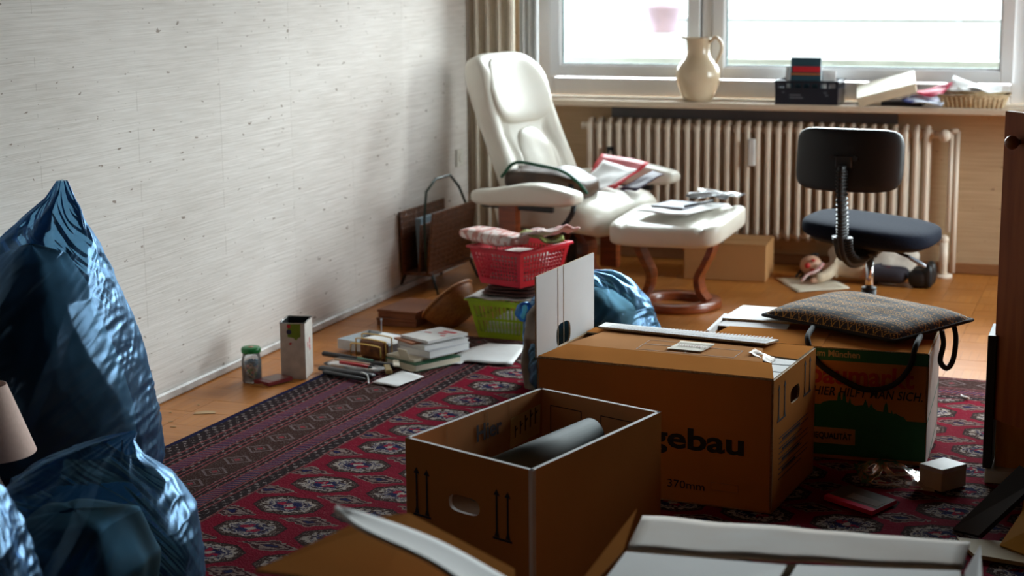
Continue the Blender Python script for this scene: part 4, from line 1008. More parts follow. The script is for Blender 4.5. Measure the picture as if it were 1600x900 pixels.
bg2 = thing('rubbish_bag', 'squat blue plastic rubbish bag with slanting fold, in front of the tall bag', 'rubbish bag', (0, 0, 0))
T2 = [(0, -2.03, 2.95, .22, .22), (.04, -2.03, 2.95, .235, .235), (.2, -2.03, 2.95, .24, .24), (.30, -2.03, 2.96, .225, .225), (.37, -2.03, 2.97, .175, .175), (.415, -2.03, 2.99, .105, .10), (.44, -2.01, 3.03, .05, .05), (.455, -1.985, 3.08, .008, .008)]
bag(bg2, T2, FILM, 11, .032, folds=((radians(256), .02, radians(316), .45, .035, .050), (radians(276), .02, radians(330), .45, .03, .030), (radians(215), .06, radians(240), .40, .035, .03)), crumple=(radians(5), .5, .005))
T2c = [(.0, -2.05, 2.93, .16, .16), (.2, -2.05, 2.93, .165, .165), (.31, -2.05, 2.94, .11, .11), (.32, -2.05, 2.94, .004, .004)]
blob(bg2, T2c, mat('brown_green_waste', (.085, .070, .040), .6, (.20, .09, .035), 4, lo=.42, hi=.56), 5, .05)
bg3 = thing('rubbish_bag', 'small blue plastic rubbish bag at the lower left corner under the lamp shade', 'rubbish bag', (0, 0, 0))
T3 = [(0, -2.01, 2.42, .16, .18), (.05, -2.01, 2.42, .185, .20), (.3, -2.01, 2.43, .185, .20), (.42, -2.0, 2.44, .155, .165), (.49, -1.98, 2.46, .09, .10), (.525, -1.96, 2.47, .04, .04), (.54, -1.95, 2.475, .008, .008)]
bag(bg3, T3, FILM, 23, .035, crumple=(radians(30), .5, .006))
blob(bg3, [(.0, -2.03, 2.40, .12, .12), (.3, -2.03, 2.40, .12, .12), (.38, -2.03, 2.41, .07, .07), (.385, -2.03, 2.41, .003, .003)], DARKC, 8, .04)
bg4 = thing('rubbish_bag', 'pale blue translucent rubbish bag behind the large moving box', 'rubbish bag', (0, 0, 0))
T4 = [(0, -1.69, 5.42, .21, .20), (.05, -1.69, 5.42, .235, .22), (.22, -1.69, 5.42, .235, .22), (.30, -1.69, 5.42, .205, .19), (.36, -1.695, 5.42, .15, .14), (.395, -1.70, 5.42, .085, .08), (.41, -1.70, 5.42, .01, .01)]
o = bag(bg4, T4, FILM2, 31, .018, crumple=(radians(20), .8, .009))
bg4.location.z = 0
T4c = [(.0, -1.70, 5.40, .18, .17), (.2, -1.70, 5.40, .19, .18), (.28, -1.71, 5.41, .16, .15), (.335, -1.72, 5.42, .10, .09), (.36, -1.72, 5.42, .004, .004)]
blob(bg4, T4c, mat('crinkled_brown_paper', (.14, .085, .035), .4, (.06, .04, .02), 7, bump=.9, bscale=26), 12, .05)
b = B(); sq(b, (.022, .024, .034), .8, .8, (-1.90, 5.33, .275), lambda p: p+Vector((.012*nz(p.y*40, p.z*40), 0, 0))); b.done('bag_ear', FILM2, bg4, smooth=True)

# ------------------------------------------------------------------ table lamp between the bags
SHADE = mat('beige_lamp_shade', (.68, .47, .40), .8, (.62, .42, .35), 80)
lp = thing('table_lamp', 'table lamp with beige conical shade standing among the blue bags', 'lamp', (-2.475, 3.235, RZ))
B().lathe([(.104, .305), (.046, .468), (.044, .468), (.102, .305), (.104, .305)], 40).done('lamp_shade', SHADE, lp, smooth=True)
B().lathe([(0, 0), (.055, 0), (.058, .01), (.03, .025), (.014, .04), (.03, .09), (.045, .14), (.04, .19), (.018, .24), (.012, .27), (.012, .32), (0, .33)], 28).done('base', mat('dark_lamp_wood', (.035, .012, .005), .25), lp, smooth=True)
b = B().lathe([(.044, .455), (.047, .455)], 30)
for k in range(3): b.cyl((0, 0, .455), (.045*cos(k*2.1), .045*sin(k*2.1), .455), .0015, n=6)
b.cyl((0, 0, .30), (0, 0, .455), .004, n=8); b.done('shade_carrier', STEEL, lp)

# ------------------------------------------------------------------ moving boxes
CARD = mat('moving_box_board', (.54, .215, .060), .6, (.48, .185, .050), 3, spec=0., bump=.05, bscale=120)
CARDI = mat('box_inside', (.64, .32, .15), .75, (.59, .28, .12), 4, spec=0.)
CARDW = mat('white_board', (.76, .75, .75), .7, (.70, .68, .67), 3)
EDGE = mat('board_edge', (.62, .47, .30), .85, (.40, .25, .12), 240)
INK = mat('black_ink', (.012, .010, .012), .6)
MB3 = [CARD, CARDI, EDGE, CARDW]
def wall_hole(b, o, r, u, W_, H_, hole, t, mo=0, mi_=1, me=2):
    """board with a hand hole; outer side faces r x u"""
    o, r, u = Vector(o), Vector(r), Vector(u); n = r.cross(u).normalized(); cx, cy, hw, hh = hole
    ang = sorted(set([2*pi*k/28 for k in range(28)]+[math.atan2(y-cy, x-cx) % (2*pi) for x in (0, W_) for y in (0, H_)]))
    O_, I_ = [], []
    for a in ang:
        c_, s_ = cos(a), sin(a)
        ks = [((W_ if c_ > 0 else 0)-cx)/c_ if abs(c_) > 1e-6 else 9e9, ((H_ if s_ > 0 else 0)-cy)/s_ if abs(s_) > 1e-6 else 9e9]
        k = min(ks); O_.append((cx+k*c_, cy+k*s_)); I_.append((cx+hw*sgp(c_, .55), cy+hh*sgp(s_, .75)))
    V = lambda p, d: b.bm.verts.new(o+r*p[0]+u*p[1]-n*d)
    fo, fi, bo_, bi = [V(p, 0) for p in O_], [V(p, 0) for p in I_], [V(p, t) for p in O_], [V(p, t) for p in I_]
    N = len(ang)
    for k in range(N):
        j = (k+1) % N
        for q, mt_ in (((fo[k], fo[j], fi[j], fi[k]), mo), ((bo_[j], bo_[k], bi[k], bi[j]), mi_), ((fi[k], fi[j], bi[j], bi[k]), me), ((fo[j], fo[k], bo_[k], bo_[j]), me)):
            b.bm.faces.new(q).material_index = mt_
def carton(t, cs, h, mats, holes=(), th=.006, inner=1):
    """cs = FL, FR, BR, BL corners in local xy; walls get outer / inner / edge board"""
    b = B(); N = 4
    for k in range(4):
        a, c = Vector((*cs[k], 0)), Vector((*cs[(k+1) % 4], 0)); r = (c-a); L = r.length; r.normalize()
        hole = dict(holes).get(k)
        if hole: wall_hole(b, a, r, (0, 0, 1), L, h, hole, th, 0, inner)
        else:
            n = r.cross(Vector((0, 0, 1)))
            b.slab([a, a+r*L, a+r*L+Vector((0, 0, h)), a+Vector((0, 0, h))], th, 0, inner, 2)
    q = [Vector((*c, .004)) for c in cs]; b.slab(q, .004, inner, 0, 2)
    return b.done('body', mats, t, recalc=False)
def arrows(t, o, r, w=.022, h=.09, gap=.03, line=.003):
    """printed this-way-up mark: two arrows on a bar"""
    b = B(); fr = (o, r, (0, 0, 1))
    for x in (0, gap):
        b.prism([(x-line, .006), (x+line, .006), (x+line, h-.014), (x+.009, h-.014), (x, h), (x-.009, h-.014), (x-line, h-.014)], .0006, fr)
        b.prism([(x-.007, .006), (x+.007, .006), (x+line, .02), (x-line, .02)], .0007, fr)
    b.prism([(-.012, 0), (gap+.012, 0), (gap+.012, .005), (-.012, .005)], .0006, fr)
    return b.done('up_arrows', INK, t, label='black this-way-up arrows')
def outline(b, o, r, u, x0, y0, x1, y1, w=.0012):
    fr = (o, r, u)
    for q in ((x0, y0, x1, y0+w), (x0, y1-w, x1, y1), (x0, y0, x0+w, y1), (x1-w, y0, x1, y1)):
        b.prism([(q[0], q[1]), (q[2], q[1]), (q[2], q[3]), (q[0], q[3])], .0005, fr)

# big closed box
H1 = .356
bb_ = thing('moving_box', 'large brown moving box with black lettering and one white end flap raised', 'box', (-.842, 4.268, RZ), radians(-5))
carton(bb_, [(-.665, 0), (0, 0), (0, .41), (-.665, .41)], H1, MB3, holes=((1, (.205, .275, .045, .022)), (3, (.205, .275, .045, .022))))
# raised left end flap with its half of the hand hole
b = B(); wall_hole(b, (-.665, 0, H1), (0, 1, 0), (0, 0, 1), .41, .225, (.185, .030, .050, .034), .005, 3, 0, 2)
for y in (.145, .185): b.b2((-.6648, y-.0012, H1), (-.6640, y+.0012, H1+.225), mi=2)
b.done('flap', MB3, bb_, label='white inside of the raised end flap', recalc=False)
b = B().slab([(-.662, .002, H1+.006), (-.001, .002, H1+.006), (-.050, .150, H1+.010), (-.640, .150, H1+.010)], .005, 0, 3, 2)
b.done('flap', MB3, bb_, recalc=False)
b = B().slab([(-.640, .151, H1+.010), (-.075, .151, H1+.010), (-.120, .300, H1+.012), (-.600, .335, H1+.012)], .005, 1, 3, 2)
fold = b.done('flap_end', [CARDI, CARDI, EDGE, CARDW], bb_, recalc=False)
b = B().slab([(-.20, .004, H1+.002), (-.006, .004, H1+.002), (-.006, .406, H1+.002), (-.20, .406, H1+.002)], .004, 3, 3, 2); b.done('flap', MB3, bb_, recalc=False, label='white inner end flap')
b = B()
for y in (.09, .17): b.b2((-.058, y, H1+.0022), (-.007, y+.010, H1+.003))
b.done('printed_line', INK, bb_)
b = B().slab([(-.66, .34, H1+.005), (-.005, .24, H1+.005), (-.005, .408, H1+.004), (-.66, .408, H1+.004)], .004, 0, 3, 2); b.done('flap', MB3, bb_, recalc=False)
b = B()
b.slab([(-.625, .345, H1+.022), (-.120, .328, H1+.020), (-.110, .422, H1+.012), (-.640, .440, H1+.014)], .006, 3, 3, 2)
b.done('flap_edge', MB3, bb_, recalc=False, label='white corrugated strip along the back flap')
b = B()
for k in range(46): x = -.60+k*.0104; b.slab([(x, .348, H1+.0230), (x+.004, .348, H1+.0230), (x+.004, .425, H1+.0162), (x, .425, H1+.0162)], .0008)
b.done('corrugation', CARDW, bb_, kind='stuff')
UPF = ((-.36, .16, H1+.0106), (1, -.0, 0), (0, 1, .013))
b = B(); outline(b, *UPF, -.08, .005, .06, .07); outline(b, *UPF, -.08, .07, .06, .12); outline(b, *UPF, .06, .005, .20, .09)
b.done('printed_frame', mat('faint_ink', (.20, .09, .03), .6), bb_)
lb = B().grid(lambda u, v: (-.36+.10*u+.012*v, .185+.085*v, H1+.0130+.003*v+.006*max(0, v-.9)*6), 8, 8).done('label', CREAM, bb_, smooth=True, solid=.0008, label='cream torn label stuck on the lid')
b = B(); random.seed(5)
for k in range(11): b.box((.0035, .007+.004*(k % 3), .0006), (-.338+.0075*k, .232, H1+.0172), rot=(0, 0, random.uniform(-.5, .5)))
b.done('writing', mat('red_brown_ink', (.25, .04, .03), .6), lb, label='small illegible writing')
B().grid(lambda u, v: (-.135+.075*u, .215+.06*v-.05*u, H1+.0155+.006*nz(u*4, v*4, 3)-.012*u), 8, 8).done('tape_piece', mat('torn_tape', (.55, .36, .22), .5), bb_, smooth=True, solid=.0006)
FR1 = ((0, -.0004, 0), (1, 0, 0), (0, 0, 1))
text(bb_, 'lettering', 'hagebau', .080, ((-.072, -.0004, .150), (1, 0, 0), (0, 0, 1)), INK, bold=.0022, sx=1.42, align='RIGHT', label='black shop lettering')
text(bb_, 'dimension_lettering', '370mm', .031, ((-.180, -.0004, .040), (1, 0, 0), (0, 0, 1)), INK, align='RIGHT', sx=1.14)
b = B(); outline(b, (-.165, -.0004, .045), (1, 0, 0), (0, 0, 1), 0, 0, .075, .022, .001); b.done('tear_line', mat('scuffed_board', (.42, .20, .08), .6), bb_)
SD = ((.0004, 0, 0), (0, 1, 0), (0, 0, 1))
arrows(bb_, (.0004, .05, .235), (0, 1, 0), h=.10, gap=.055); arrows(bb_, (.0004, .30, .245), (0, 1, 0), h=.10, gap=.05)
b = B()
for k in range(9):
    z = .075+.014*k; b.b2((.0002, .06, z), (.0008, .06+(.28 if k % 3 else .22), z+.0022)); 
    if k % 2: b.b2((.0002, .09, z+.004), (.0008, .20+.02*(k % 4), z+.010))
b.done('printed_lines', INK, bb_)

# shop box behind it
H2 = .325
GRN = mat('green_print', (.012, .135, .050), .6); TAN = mat('tan_print', (.50, .25, .075), .6); SRED = mat('red_print_board', (.46, .035, .020), .6)
kb = thing('moving_box', 'green printed shop box behind the large box, under the knitted bag', 'box', (-.515, 4.823, RZ), radians(1))
carton(kb, [(-.64, 0), (0, 0), (0, .325), (-.64, .325)], H2, MB3, holes=((1, (.16, .25, .045, .02)),))
b = B()
fr = ((0, -.0004, 0), (1, 0, 0), (0, 0, 1))
b.prism([(-.64, .290), (-.001, .290), (-.001, H2), (-.64, H2)], .0006, fr)
sky = [(-.64, .012), (-.001, .012), (-.001, .128), (-.055, .128), (-.065, .140), (-.075, .142), (-.085, .148), (-.094, .146), (-.097, .158), (-.100, .147), (-.107, .150), (-.110, .172), (-.114, .180), (-.118, .171), (-.122, .150),
       (-.14, .153), (-.150, .160), (-.156, .172), (-.162, .158), (-.166, .168), (-.172, .184), (-.178, .166), (-.20, .162), (-.212, .168), (-.216, .188), (-.220, .168), (-.226, .172), (-.228, .196), (-.232, .200), (-.236, .196), (-.237, .176), (-.241, .177), (-.242, .197), (-.246, .200), (-.250, .196), (-.252, .174),
       (-.275, .172), (-.29, .168), (-.30, .160), (-.325, .160), (-.326, .172), (-.340, .172), (-.341, .158), (-.356, .158), (-.358, .170), (-.361, .158), (-.38, .168), (-.39, .162), (-.392, .186), (-.394, .162), (-.42, .150), (-.45, .162), (-.48, .150), (-.52, .160), (-.55, .15), (-.64, .15)]
b.prism(sky, .0006, fr); b.done('green_print', GRN, kb, label='green band and city skyline print')
B().prism([(-.44, .045), (-.198, .045), (-.198, .092), (-.44, .092)], .0011, fr).done('tan_panel', TAN, kb)
text(kb, 'quality_lettering', 'INDUSTRIEQUALITÄT', .0245, ((-.208, -.0016, .060), (1, 0, 0), (0, 0, 1)), INK, bold=.0006, align='RIGHT', sx=.80)
text(kb, 'band_lettering', 'Rund um München', .026, ((-.190, -.0011, .302), (1, 0, 0), (0, 0, 1)), mat('band_ink', (.55, .38, .16), .6), bold=.0006, align='RIGHT', sx=.95)
text(kb, 'shop_lettering', 'baumarkt', .078, ((-.040, -.0005, .224), (1, 0, 0), (0, 0, 1)), SRED, bold=.002, align='RIGHT', sx=.98, label='red shop lettering')
text(kb, 'slogan_lettering', 'HIER HILFT MAN SICH.', .036, ((-.012, -.0005, .188), (1, 0, 0), (0, 0, 1)), INK, bold=.0004, align='RIGHT', sx=.82, shear=.22, space=1.05)
B().b2((.0002, .004, .003), (.001, .318, H2-.004)).done('lit_side', mat('lit_side_tone', (.50, .46, .44), .6, (.42, .38, .36), 5), kb)  # window light on this side, painted as a paler panel over the brown board
b = B(); fr = ((.0012, 0, 0), (0, 1, 0), (0, 0, 1))
b.prism([(.002, .128), (.32, .175), (.32, .171), (.002, .124)], .0006, fr); b.prism([(.10, .01), (.32, .06), (.32, .056), (.11, .006)], .0006, fr); b.prism([(.314, .06), (.32, .06), (.32, .175), (.314, .173)], .0006, fr)
b.done('green_line', mat('green_line_ink', (.02, .20, .12), .6), kb)
b = B().slab([(-.638, .02, H2+.004), (-.30, .0, H2+.004), (-.30, .16, H2+.012), (-.60, .16, H2+.012)], .004, 0, 3, 2); b.done('flap', MB3, kb, recalc=False)
b = B().slab([(-.30, .0, H2+.003), (-.003, .0, H2+.003), (-.003, .155, H2+.008), (-.30, .16, H2+.010)], .004, 0, 3, 2); b.done('flap', MB3, kb, recalc=False)
b = B().slab([(-.64, .165, H2+.010), (-.43, .165, H2+.010), (-.43, .225, H2+.014), (-.63, .225, H2+.014)], .004, 3, 3, 2).slab([(-.64, .230, H2+.020), (-.003, .230, H2+.020), (-.003, .44, H2+.012), (-.62, .46, H2+.016)], .005, 3, 0, 2)
b.done('flap', MB3, kb, recalc=False, label='white inside of the open back flap')
B().b2((-.648, .04, H2-.01), (-.636, .30, H2+.020), .002).done('flap_edge', CARDW, kb)

# knitted bag lying on it
m = bpy.data.materials.new('jacquard_weave'); m.use_nodes = True; nt = m.node_tree; X.nt = nt; pb = nt.nodes['Principled BSDF']
tc = nd(nt, 'ShaderNodeTexCoord'); sp = nd(nt, 'ShaderNodeSeparateXYZ'); nt.links.new(tc.outputs['UV'], sp.inputs[0])
u, v = X(sp.outputs[0])*.44, X(sp.outputs[1])*.31
cu_, cv_ = ((u/.0275).fract()-.5).abs(), ((v/.0275).fract()-.5).abs()
row = ((v/.055).fract()).lt(.5)
di = cu_+cv_
pat = di.lt(.16).max(di.band(.36, .50)*row).max(((u/.0069).fract().band(.2, .75))*((v/.0275+.5).fract().band(.40, .60)))
nz3 = nd(nt, 'ShaderNodeTexNoise'); nz3.inputs['Scale'].default_value = 220; nt.links.new(tc.outputs['Object'], nz3.inputs['Vector'])
col = mixc(pat*(X(nz3.outputs['Fac']).gt(.40)), (.020, .012, .010), (.54, .26, .045)); col = mixc(X(nz3.outputs['Fac']).gt(.64)*.4, col, (.14, .11, .11))
nt.links.new(col, pb.inputs['Base Color']); pb.inputs['Roughness'].default_value = .85
bp = nd(nt, 'ShaderNodeBump'); bp.inputs['Strength'].default_value = .4; bp.inputs['Distance'].default_value = .003
nt.links.new(((u/.0069).fract().abs()*.5+X(nz3.outputs['Fac'])).v, bp.inputs['Height']); nt.links.new(bp.outputs[0], pb.inputs['Normal'])
kz = RZ+H2+.030
KC = [Vector((-1.035, 5.06, kz)), Vector((-.615, 4.855, kz-.008)), Vector((-.425, 5.10, kz+.016)), Vector((-.865, 5.43, kz+.004))]
kn = thing('knitted_bag', 'dark brown and gold patterned knitted bag lying on the green shop box', 'bag', (0, 0, 0))
def kfn(side):
    def f(a, c):
        p = KC[0].lerp(KC[1], a).lerp(KC[3].lerp(KC[2], a), c)
        e_ = (1-abs(2*a-1)**3.5)*(1-abs(2*c-1)**3.5)
        pin = 1-.05*(1-abs(2*a-1))*(abs(2*c-1)**2)
        return p+Vector((0, 0, (.040 if side > 0 else -.002)*e_**.45+(.006*nz(a*5, c*5, 2)*e_ if side > 0 else 0)+(.004 if side > 0 else 0)))
    return f
o = B().grid(kfn(1), 50, 40).done('front_cover', m, kn, smooth=True)
uvl = o.data.uv_layers.new(name='UVMap')
for lp_ in o.data.loops:
    i = lp_.vertex_index; uvl.data[lp_.index].uv = ((i % 51)/50, (i//51)/40)
B().grid(kfn(-1), 24, 20).done('lining', mat('tan_lining', (.34, .20, .10), .8), kn, smooth=True, label='tan lining underneath')
def edgep(a, c): return kfn(1)(a, c)-Vector((0, 0, .001))
b = B().tube([edgep(*q) for q in [(k/16, 0) for k in range(16)]+[(1, k/12) for k in range(12)]+[(1-k/16, 1) for k in range(16)]+[(0, 1-k/12) for k in range(12)]], .0055, 8, closed=True)
b.done('piping', mat('black_cord', (.012, .009, .009), .8), kn, smooth=True)
CORD = mat('black_cord', (.012, .009, .009), .8)
fy = 4.812
b = B().tube(curve([(-.865, 4.955, kz-.003), (-.860, 4.84, kz-.014), (-.825, fy, .30), (-.755, fy-.004, .255), (-.685, fy-.004, .230), (-.615, fy, .245), (-.570, fy, .295), (-.555, 4.84, kz-.014), (-.553, 4.93, kz-.002)], 50), .0085, 8)
b.done('handle', CORD, kn, smooth=True)
b = B().tube(curve([(-.50, 4.99, kz+.004), (-.492, 4.97, kz-.03), (-.497, 4.95, .295), (-.480, 4.97, .270), (-.466, 5.00, .29), (-.465, 5.05, kz-.03), (-.475, 5.07, kz+.008)], 30), .008, 8)
b.done('handle', CORD, kn, smooth=True)

# open box in front
H3 = .356
ob = thing('moving_box', 'open brown moving box in the middle with a grey tube inside', 'box', (0, 0, RZ))
C3 = [(-1.533, 3.491), (-1.173, 3.340), (-1.037, 3.888), (-1.388, 4.021)]
MBO = [CARD, CARDI, CARDW, CARDW]
carton(ob, C3, H3, MBO, holes=((0, (.185, .235, .048, .020)),), th=.010)
f0 = Vector((C3[0][0], C3[0][1], 0)); fr_ = Vector((C3[1][0]-C3[0][0], C3[1][1]-C3[0][1], 0)).normalized(); fn_ = fr_.cross(Vector((0, 0, 1)))
for s0_ in (.035, .285): arrows(ob, f0+fr_*s0_+fn_*.0004+Vector((0, 0, .178)), fr_, h=.115, gap=.033, line=.0028)
lw0 = Vector((*C3[0], 0)); lwr = Vector((C3[3][0]-C3[0][0], C3[3][1]-C3[0][1], 0)).normalized(); lwn = lwr.cross(Vector((0, 0, 1)))*1.0
inn = lw0+lwn*.0115      # inner side of the left wall (its normal points into the box)
up_ = Vector((0, 0, 1))
text(ob, 'lettering', 'Hier', .058, (inn+lwr*.255+up_*.285, lwr, up_), mat('faded_black_ink', (.09, .07, .09), .7), bold=.0012)
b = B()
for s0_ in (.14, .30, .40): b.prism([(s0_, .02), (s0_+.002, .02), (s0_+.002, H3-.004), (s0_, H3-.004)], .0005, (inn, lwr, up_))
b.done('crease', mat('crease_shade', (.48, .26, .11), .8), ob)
tp_ = B().prism([(.395, .235), (.525, .245), (.53, .320), (.40, .310)], .0008, (inn, lwr, up_)).done('tape_label', mat('yellow_tape', (.80, .56, .22), .4), ob, label='yellow tape with handwriting')
b = B()
for k, (dx, h_) in enumerate(((0, .03), (.022, .034), (.044, .040), (.066, .044), (.088, .042))):
    o_ = inn+lwr*(.415+dx)+up_*(.258+.004*k)+lwn*.001
    b.prism([(0, 0), (.004, 0), (.006, h_), (.001, h_)], .0004, (o_, lwr, up_)); b.prism([(.004, h_*.55), (.013, h_*.7), (.012, h_*.82), (.003, h_*.66)], .0005, (o_, lwr, up_))
b.done('writing', mat('brown_marker', (.12, .06, .02), .7), tp_, label='illegible pen marks')
bw0 = Vector((*C3[3], 0)); bwr = Vector((C3[2][0]-C3[3][0], C3[2][1]-C3[3][1], 0)).normalized(); bwn = Vector((0, 0, 1)).cross(bwr)*-1
b = B(); 
for x0 in (.04, .20): outline(b, bw0+bwn*.0112+up_*.25, bwr, up_, x0, 0, x0+.10, .07, .002)
b.done('printed_frame', INK, ob)
# packed things inside and the grey tube on them
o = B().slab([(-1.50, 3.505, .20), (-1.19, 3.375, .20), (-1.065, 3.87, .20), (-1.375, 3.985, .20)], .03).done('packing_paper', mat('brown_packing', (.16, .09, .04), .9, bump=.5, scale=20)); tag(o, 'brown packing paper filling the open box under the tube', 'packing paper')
tbm = mat('grey_paper_tube', (.060, .078, .082), .7, (.045, .058, .062), 6)
gt = thing('roll', 'grey cardboard tube lying inside the open moving box', 'tube', (0, 0, 0))
B().cyl((-1.350, 3.445, 0.292), (-1.193, 3.830, 0.318), .038, n=28, cap=False).done('tube', tbm, gt, smooth=True, solid=.004)
d_ = (Vector((-1.193, 3.830, 0.318))-Vector((-1.350, 3.445, 0.292))).normalized(); e0, e1 = Vector((-1.350, 3.445, 0.292)), Vector((-1.193, 3.830, 0.318))
for p_, q_ in ((e1-d_*.006, e1-d_*.002), (e0+d_*.002, e0+d_*.006)): B().cyl(p_, q_, .035, n=28).done('end_cap', mat('grey_tube_cap', (.07, .085, .09), .6), gt)

# foreground boxes
fa = thing('moving_box', 'blurred brown box at the bottom edge with one white flap curling up', 'box', (0, 0, RZ))
CA = [(-1.36, 2.10), (-.95, 2.02), (-.885, 2.42), (-1.20, 2.52)]
carton(fa, CA, .40, MB3)
b = B().slab([(-1.21, 2.187, .533), (-1.028, 2.248, .508), (-1.113, 2.545, .519), (-1.158, 2.476, .529)], .005, 0, 3, 2)
b.slab([(-1.028, 2.248, .508), (-.85, 2.33, .46), (-.90, 2.475, .470), (-1.113, 2.545, .519)], .005, 0, 3, 2)
b.done('flap', MB3, fa, recalc=False)
top_ = curve([(-1.146, 2.335, .593), (-1.074, 2.356, .570), (-.987, 2.38, .535), (-.89, 2.404, .480), (-.831, 2.417, .441)], 20); bot_ = curve([(-1.144, 2.333, .594), (-1.031, 2.172, .624), (-.946, 2.179, .591), (-.909, 2.189, .569), (-.865, 2.203, .511+.02)], 20)
b = B().grid(lambda a, c: tuple(top_[round(a*20)].lerp(bot_[round(a*20)], c)+Vector((0, 0, -.010*sin(pi*c)))), 20, 8)
b.done('flap', [CARDW], fa, smooth=True, solid=.006, label='white curling flap')

fb = thing('moving_box', 'blurred white-lined box at bottom right with its flaps open', 'box', (0, 0, RZ))
CBX = [(-.775, 2.31), (-.19, 2.36), (-.237, 2.866), (-.802, 2.777)]
carton(fb, CBX, .402, [CARD, CARDW, EDGE, CARDW], inner=3)
b = B().grid(lambda a, c: (lerp(-.804, -.240, a)+lerp(-.040, -.004, a)*c, lerp(2.785, 2.876, a)+lerp(.248, .200, a)*c, .4055+lerp(0, -.020, c)+.004*nz(a*6, c)), 24, 6)
b.done('flap', mat('white_lining', (.74, .68, .63), .8, (.70, .60, .52), 6), fb, smooth=True, solid=.006, label='far flap folded outwards, pale inside')
b = B().slab([(-.765, 2.33, .440), (-.500, 2.36, .452), (-.523, 2.797, .409), (-.802, 2.774, .409)], .006, 3, 0, 2); b.done('flap', MB3, fb, recalc=False, label='white left inner flap')
b = B().slab([(-.485, 2.36, .452), (-.205, 2.38, .440), (-.240, 2.862, .409), (-.507, 2.803, .409)], .006, 3, 0, 2); b.done('flap', MB3, fb, recalc=False, label='white right inner flap')
b = B().slab([(-.812, 2.33, .406), (-.808, 2.77, .406), (-.842, 2.98, .415), (-.822, 2.40, .410)][::-1], .006, 3, 0, 2); b.done('flap', MB3, fb, recalc=False)
b = B().slab([(-.185, 2.38, .406), (-.160, 2.42, .412), (-.222, 3.03, .400), (-.234, 2.87, .406)], .006, 3, 0, 2); b.done('flap', MB3, fb, recalc=False)

# ------------------------------------------------------------------ small things on the rug at right
wc = thing('small_box', 'small white cube box on the rug beside the cabinet', 'box', (-.449, 4.657, RZ), radians(-35))
B().box((.080, .098, .056), (0, 0, .028), bev=.0015).done('body', mat('cream_carton', (.70, .58, .40), .6), wc)
B().b2((-.0408, -.0498, .050), (.0408, .0498, .0625), .0015).done('lid', mat('white_carton', (.78, .76, .74), .5), wc)
def pbf(u, v):
    x, y = -.66+.20*u, 4.60+.18*v
    return (x-.05*v, y-.02*u, RZ+.004+.034*max(0, 1-((u-.45)/.45)**2)*max(0, 1-((v-.55)/.5)**2)*(.6+.6*ridge(u*3, v*3, 4))+.004*ridge(u*5, v*5, 9)*(min(u, v, 1-u, 1-v)*4 > .2))
tag(B().grid(pbf, 50, 44).done('plastic_bag', CLEAR, smooth=True), 'crumpled clear plastic bag on the rug next to the white cube', 'plastic bag')
pk = thing('booklet', 'dark booklet with a bright pink edge lying on the red rug', 'booklet', (0, 0, RZ))
q = [(-.733, 4.428, .012), (-.592, 4.336, .012), (-.545, 4.450, .013), (-.687, 4.548, .013)]
B().slab(q, .011, 0, 0, 1).done('body', [mat('dark_grey_cover', (.10, .085, .075), .5), mat('hot_pink', (.90, .03, .14), .5)], pk)
qv = [Vector(x) for x in q]; L_ = lambda a, c: qv[0].lerp(qv[1], a).lerp(qv[3].lerp(qv[2], a), c)
B().slab([L_(0, 0)+up_*.0006, L_(1, 0)+up_*.0006, L_(1, .18)+up_*.0006, L_(0, .18)+up_*.0006], .0008).done('pink_band', mat('hot_pink', (0, 0, 0)), pk, label='pink band')
B().slab([L_(.30, .30)+up_*.0008, L_(.95, .30)+up_*.0008, L_(.95, .62)+up_*.0008, L_(.30, .62)+up_*.0008], .0009).done('grey_strip', mat('grey_print', (.24, .22, .20), .4), pk)
tag(B().tube(curve([(-.47, 5.62, .02), (-.50, 5.70, .008), (-.47, 5.80, .006), (-.42, 5.78, .006)], 20), .004, 6).done('cable', PAP, smooth=True), 'short white cable end on the parquet right of the shop box', 'cable')

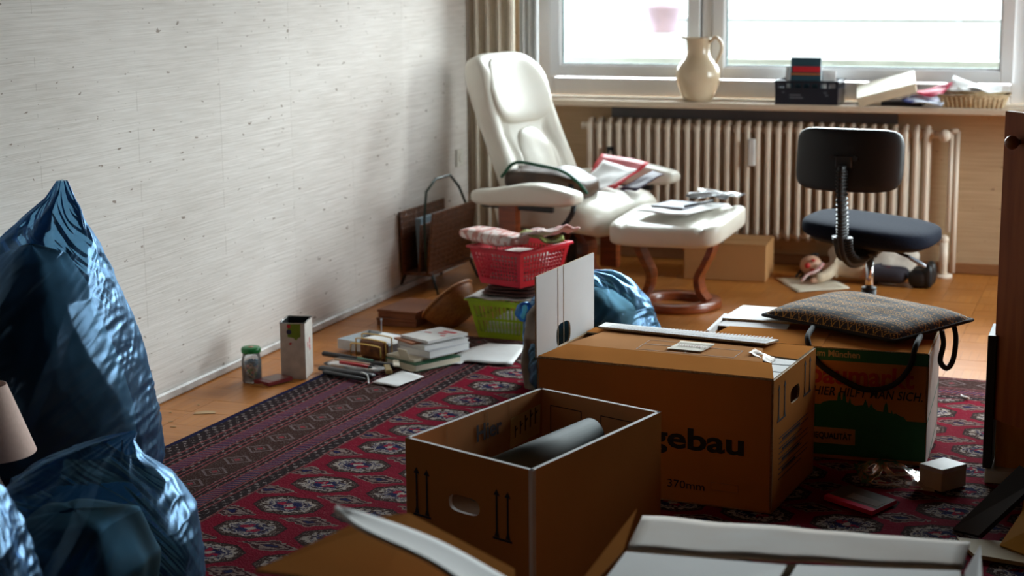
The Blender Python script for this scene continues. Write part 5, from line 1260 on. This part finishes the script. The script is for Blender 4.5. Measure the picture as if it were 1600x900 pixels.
# ------------------------------------------------------------------ cabinet at the right edge
CABW = mat('cabinet_wood', (.42, .115, .026), .5, (.31, .075, .016), 4, (10, 10, 1), spec=.25)
LGTW = mat('light_cabinet_wood', (.70, .32, .07), .4, (.60, .25, .05), 4, (12, 12, 1))
ca = thing('cabinet', 'brown wooden cabinet with a round knob at the right edge', 'cabinet', (0, 0, 0))
B().b2((-.285, 4.80, .21), (1.25, 5.38, 1.015), .003).done('body', CABW, ca)  # unseen right part added to block light from the side window
B().b2((-.29, 4.79, 1.015), (1.26, 5.39, 1.035), .003).done('top', mat('cabinet_top', (.42, .36, .32), .3), ca)
B().b2((-.322, 4.765, .05), (1.25, 5.38, .21), .002).done('drawer_front', LGTW, ca)
B().b2((-.344, 4.72, RZ), (1.24, 5.36, .05), .002).done('plinth', mat('white_plinth', (.62, .56, .50), .5), ca, label='white plinth')
B().b2((-.352, 4.735, .052), (-.328, 4.90, .425), .002).done('side_strip', mat('black_strip', (.018, .014, .014), .5), ca, label='black upright strip')
dr = B().slab([(-.335, 4.752, .19), (-.055, 4.472, .19), (-.055, 4.472, 1.032), (-.335, 4.752, 1.032)], .02).done('door', CABW, ca, bevel=.002)
b = B(); kp = Vector((-.292, 4.709, .955)); kn_ = Vector((-.707, -.707, 0))
b.cyl(kp-kn_*.001, kp+kn_*.018, .007).ball(kp+kn_*.026, .019); o = b.done('knob', mat('knob_wood', (.34, .11, .035), .3), dr, smooth=True)

# ------------------------------------------------------------------ folders at the right edge
YEL = mat('ochre_board', (.80, .42, .02), .6, (.72, .36, .015), 6)
o = B().slab([(-.365, 4.20, RZ+.012), (-.315, 4.09, RZ+.012), (-.02, 4.03, RZ+.012), (-.05, 4.22, RZ+.012)], .010).done('cardboard_sheet', mat('tan_sheet', (.42, .30, .13), .7)); tag(o, 'tan cardboard sheet lying on the rug under the ochre folders', 'cardboard')
o = B().slab([(-.385, 4.285, RZ+.003), (-.315, 4.225, RZ+.014), (-.175, 4.285, .175), (-.232, 4.34, .185)], .014).done('binder', mat('black_binder', (.014, .012, .016), .35)); tag(o, 'black binder leaning behind the ochre folder', 'binder')
o = B().slab([(-.260, 4.165, RZ+.016), (-.08, 4.02, RZ+.016), (.02, 4.19, .22), (-.150, 4.33, .20)], .006).done('folder', YEL); tag(o, 'ochre folder in front of the black binder at the right edge', 'folder')
o = B().slab([(-.225, 4.40, RZ+.03), (-.06, 4.34, RZ+.03), (-.02, 4.50, .235), (-.205, 4.415, .205)], .006).done('folder', YEL); tag(o, 'ochre folder leaning behind the black binder against cabinet door', 'folder')
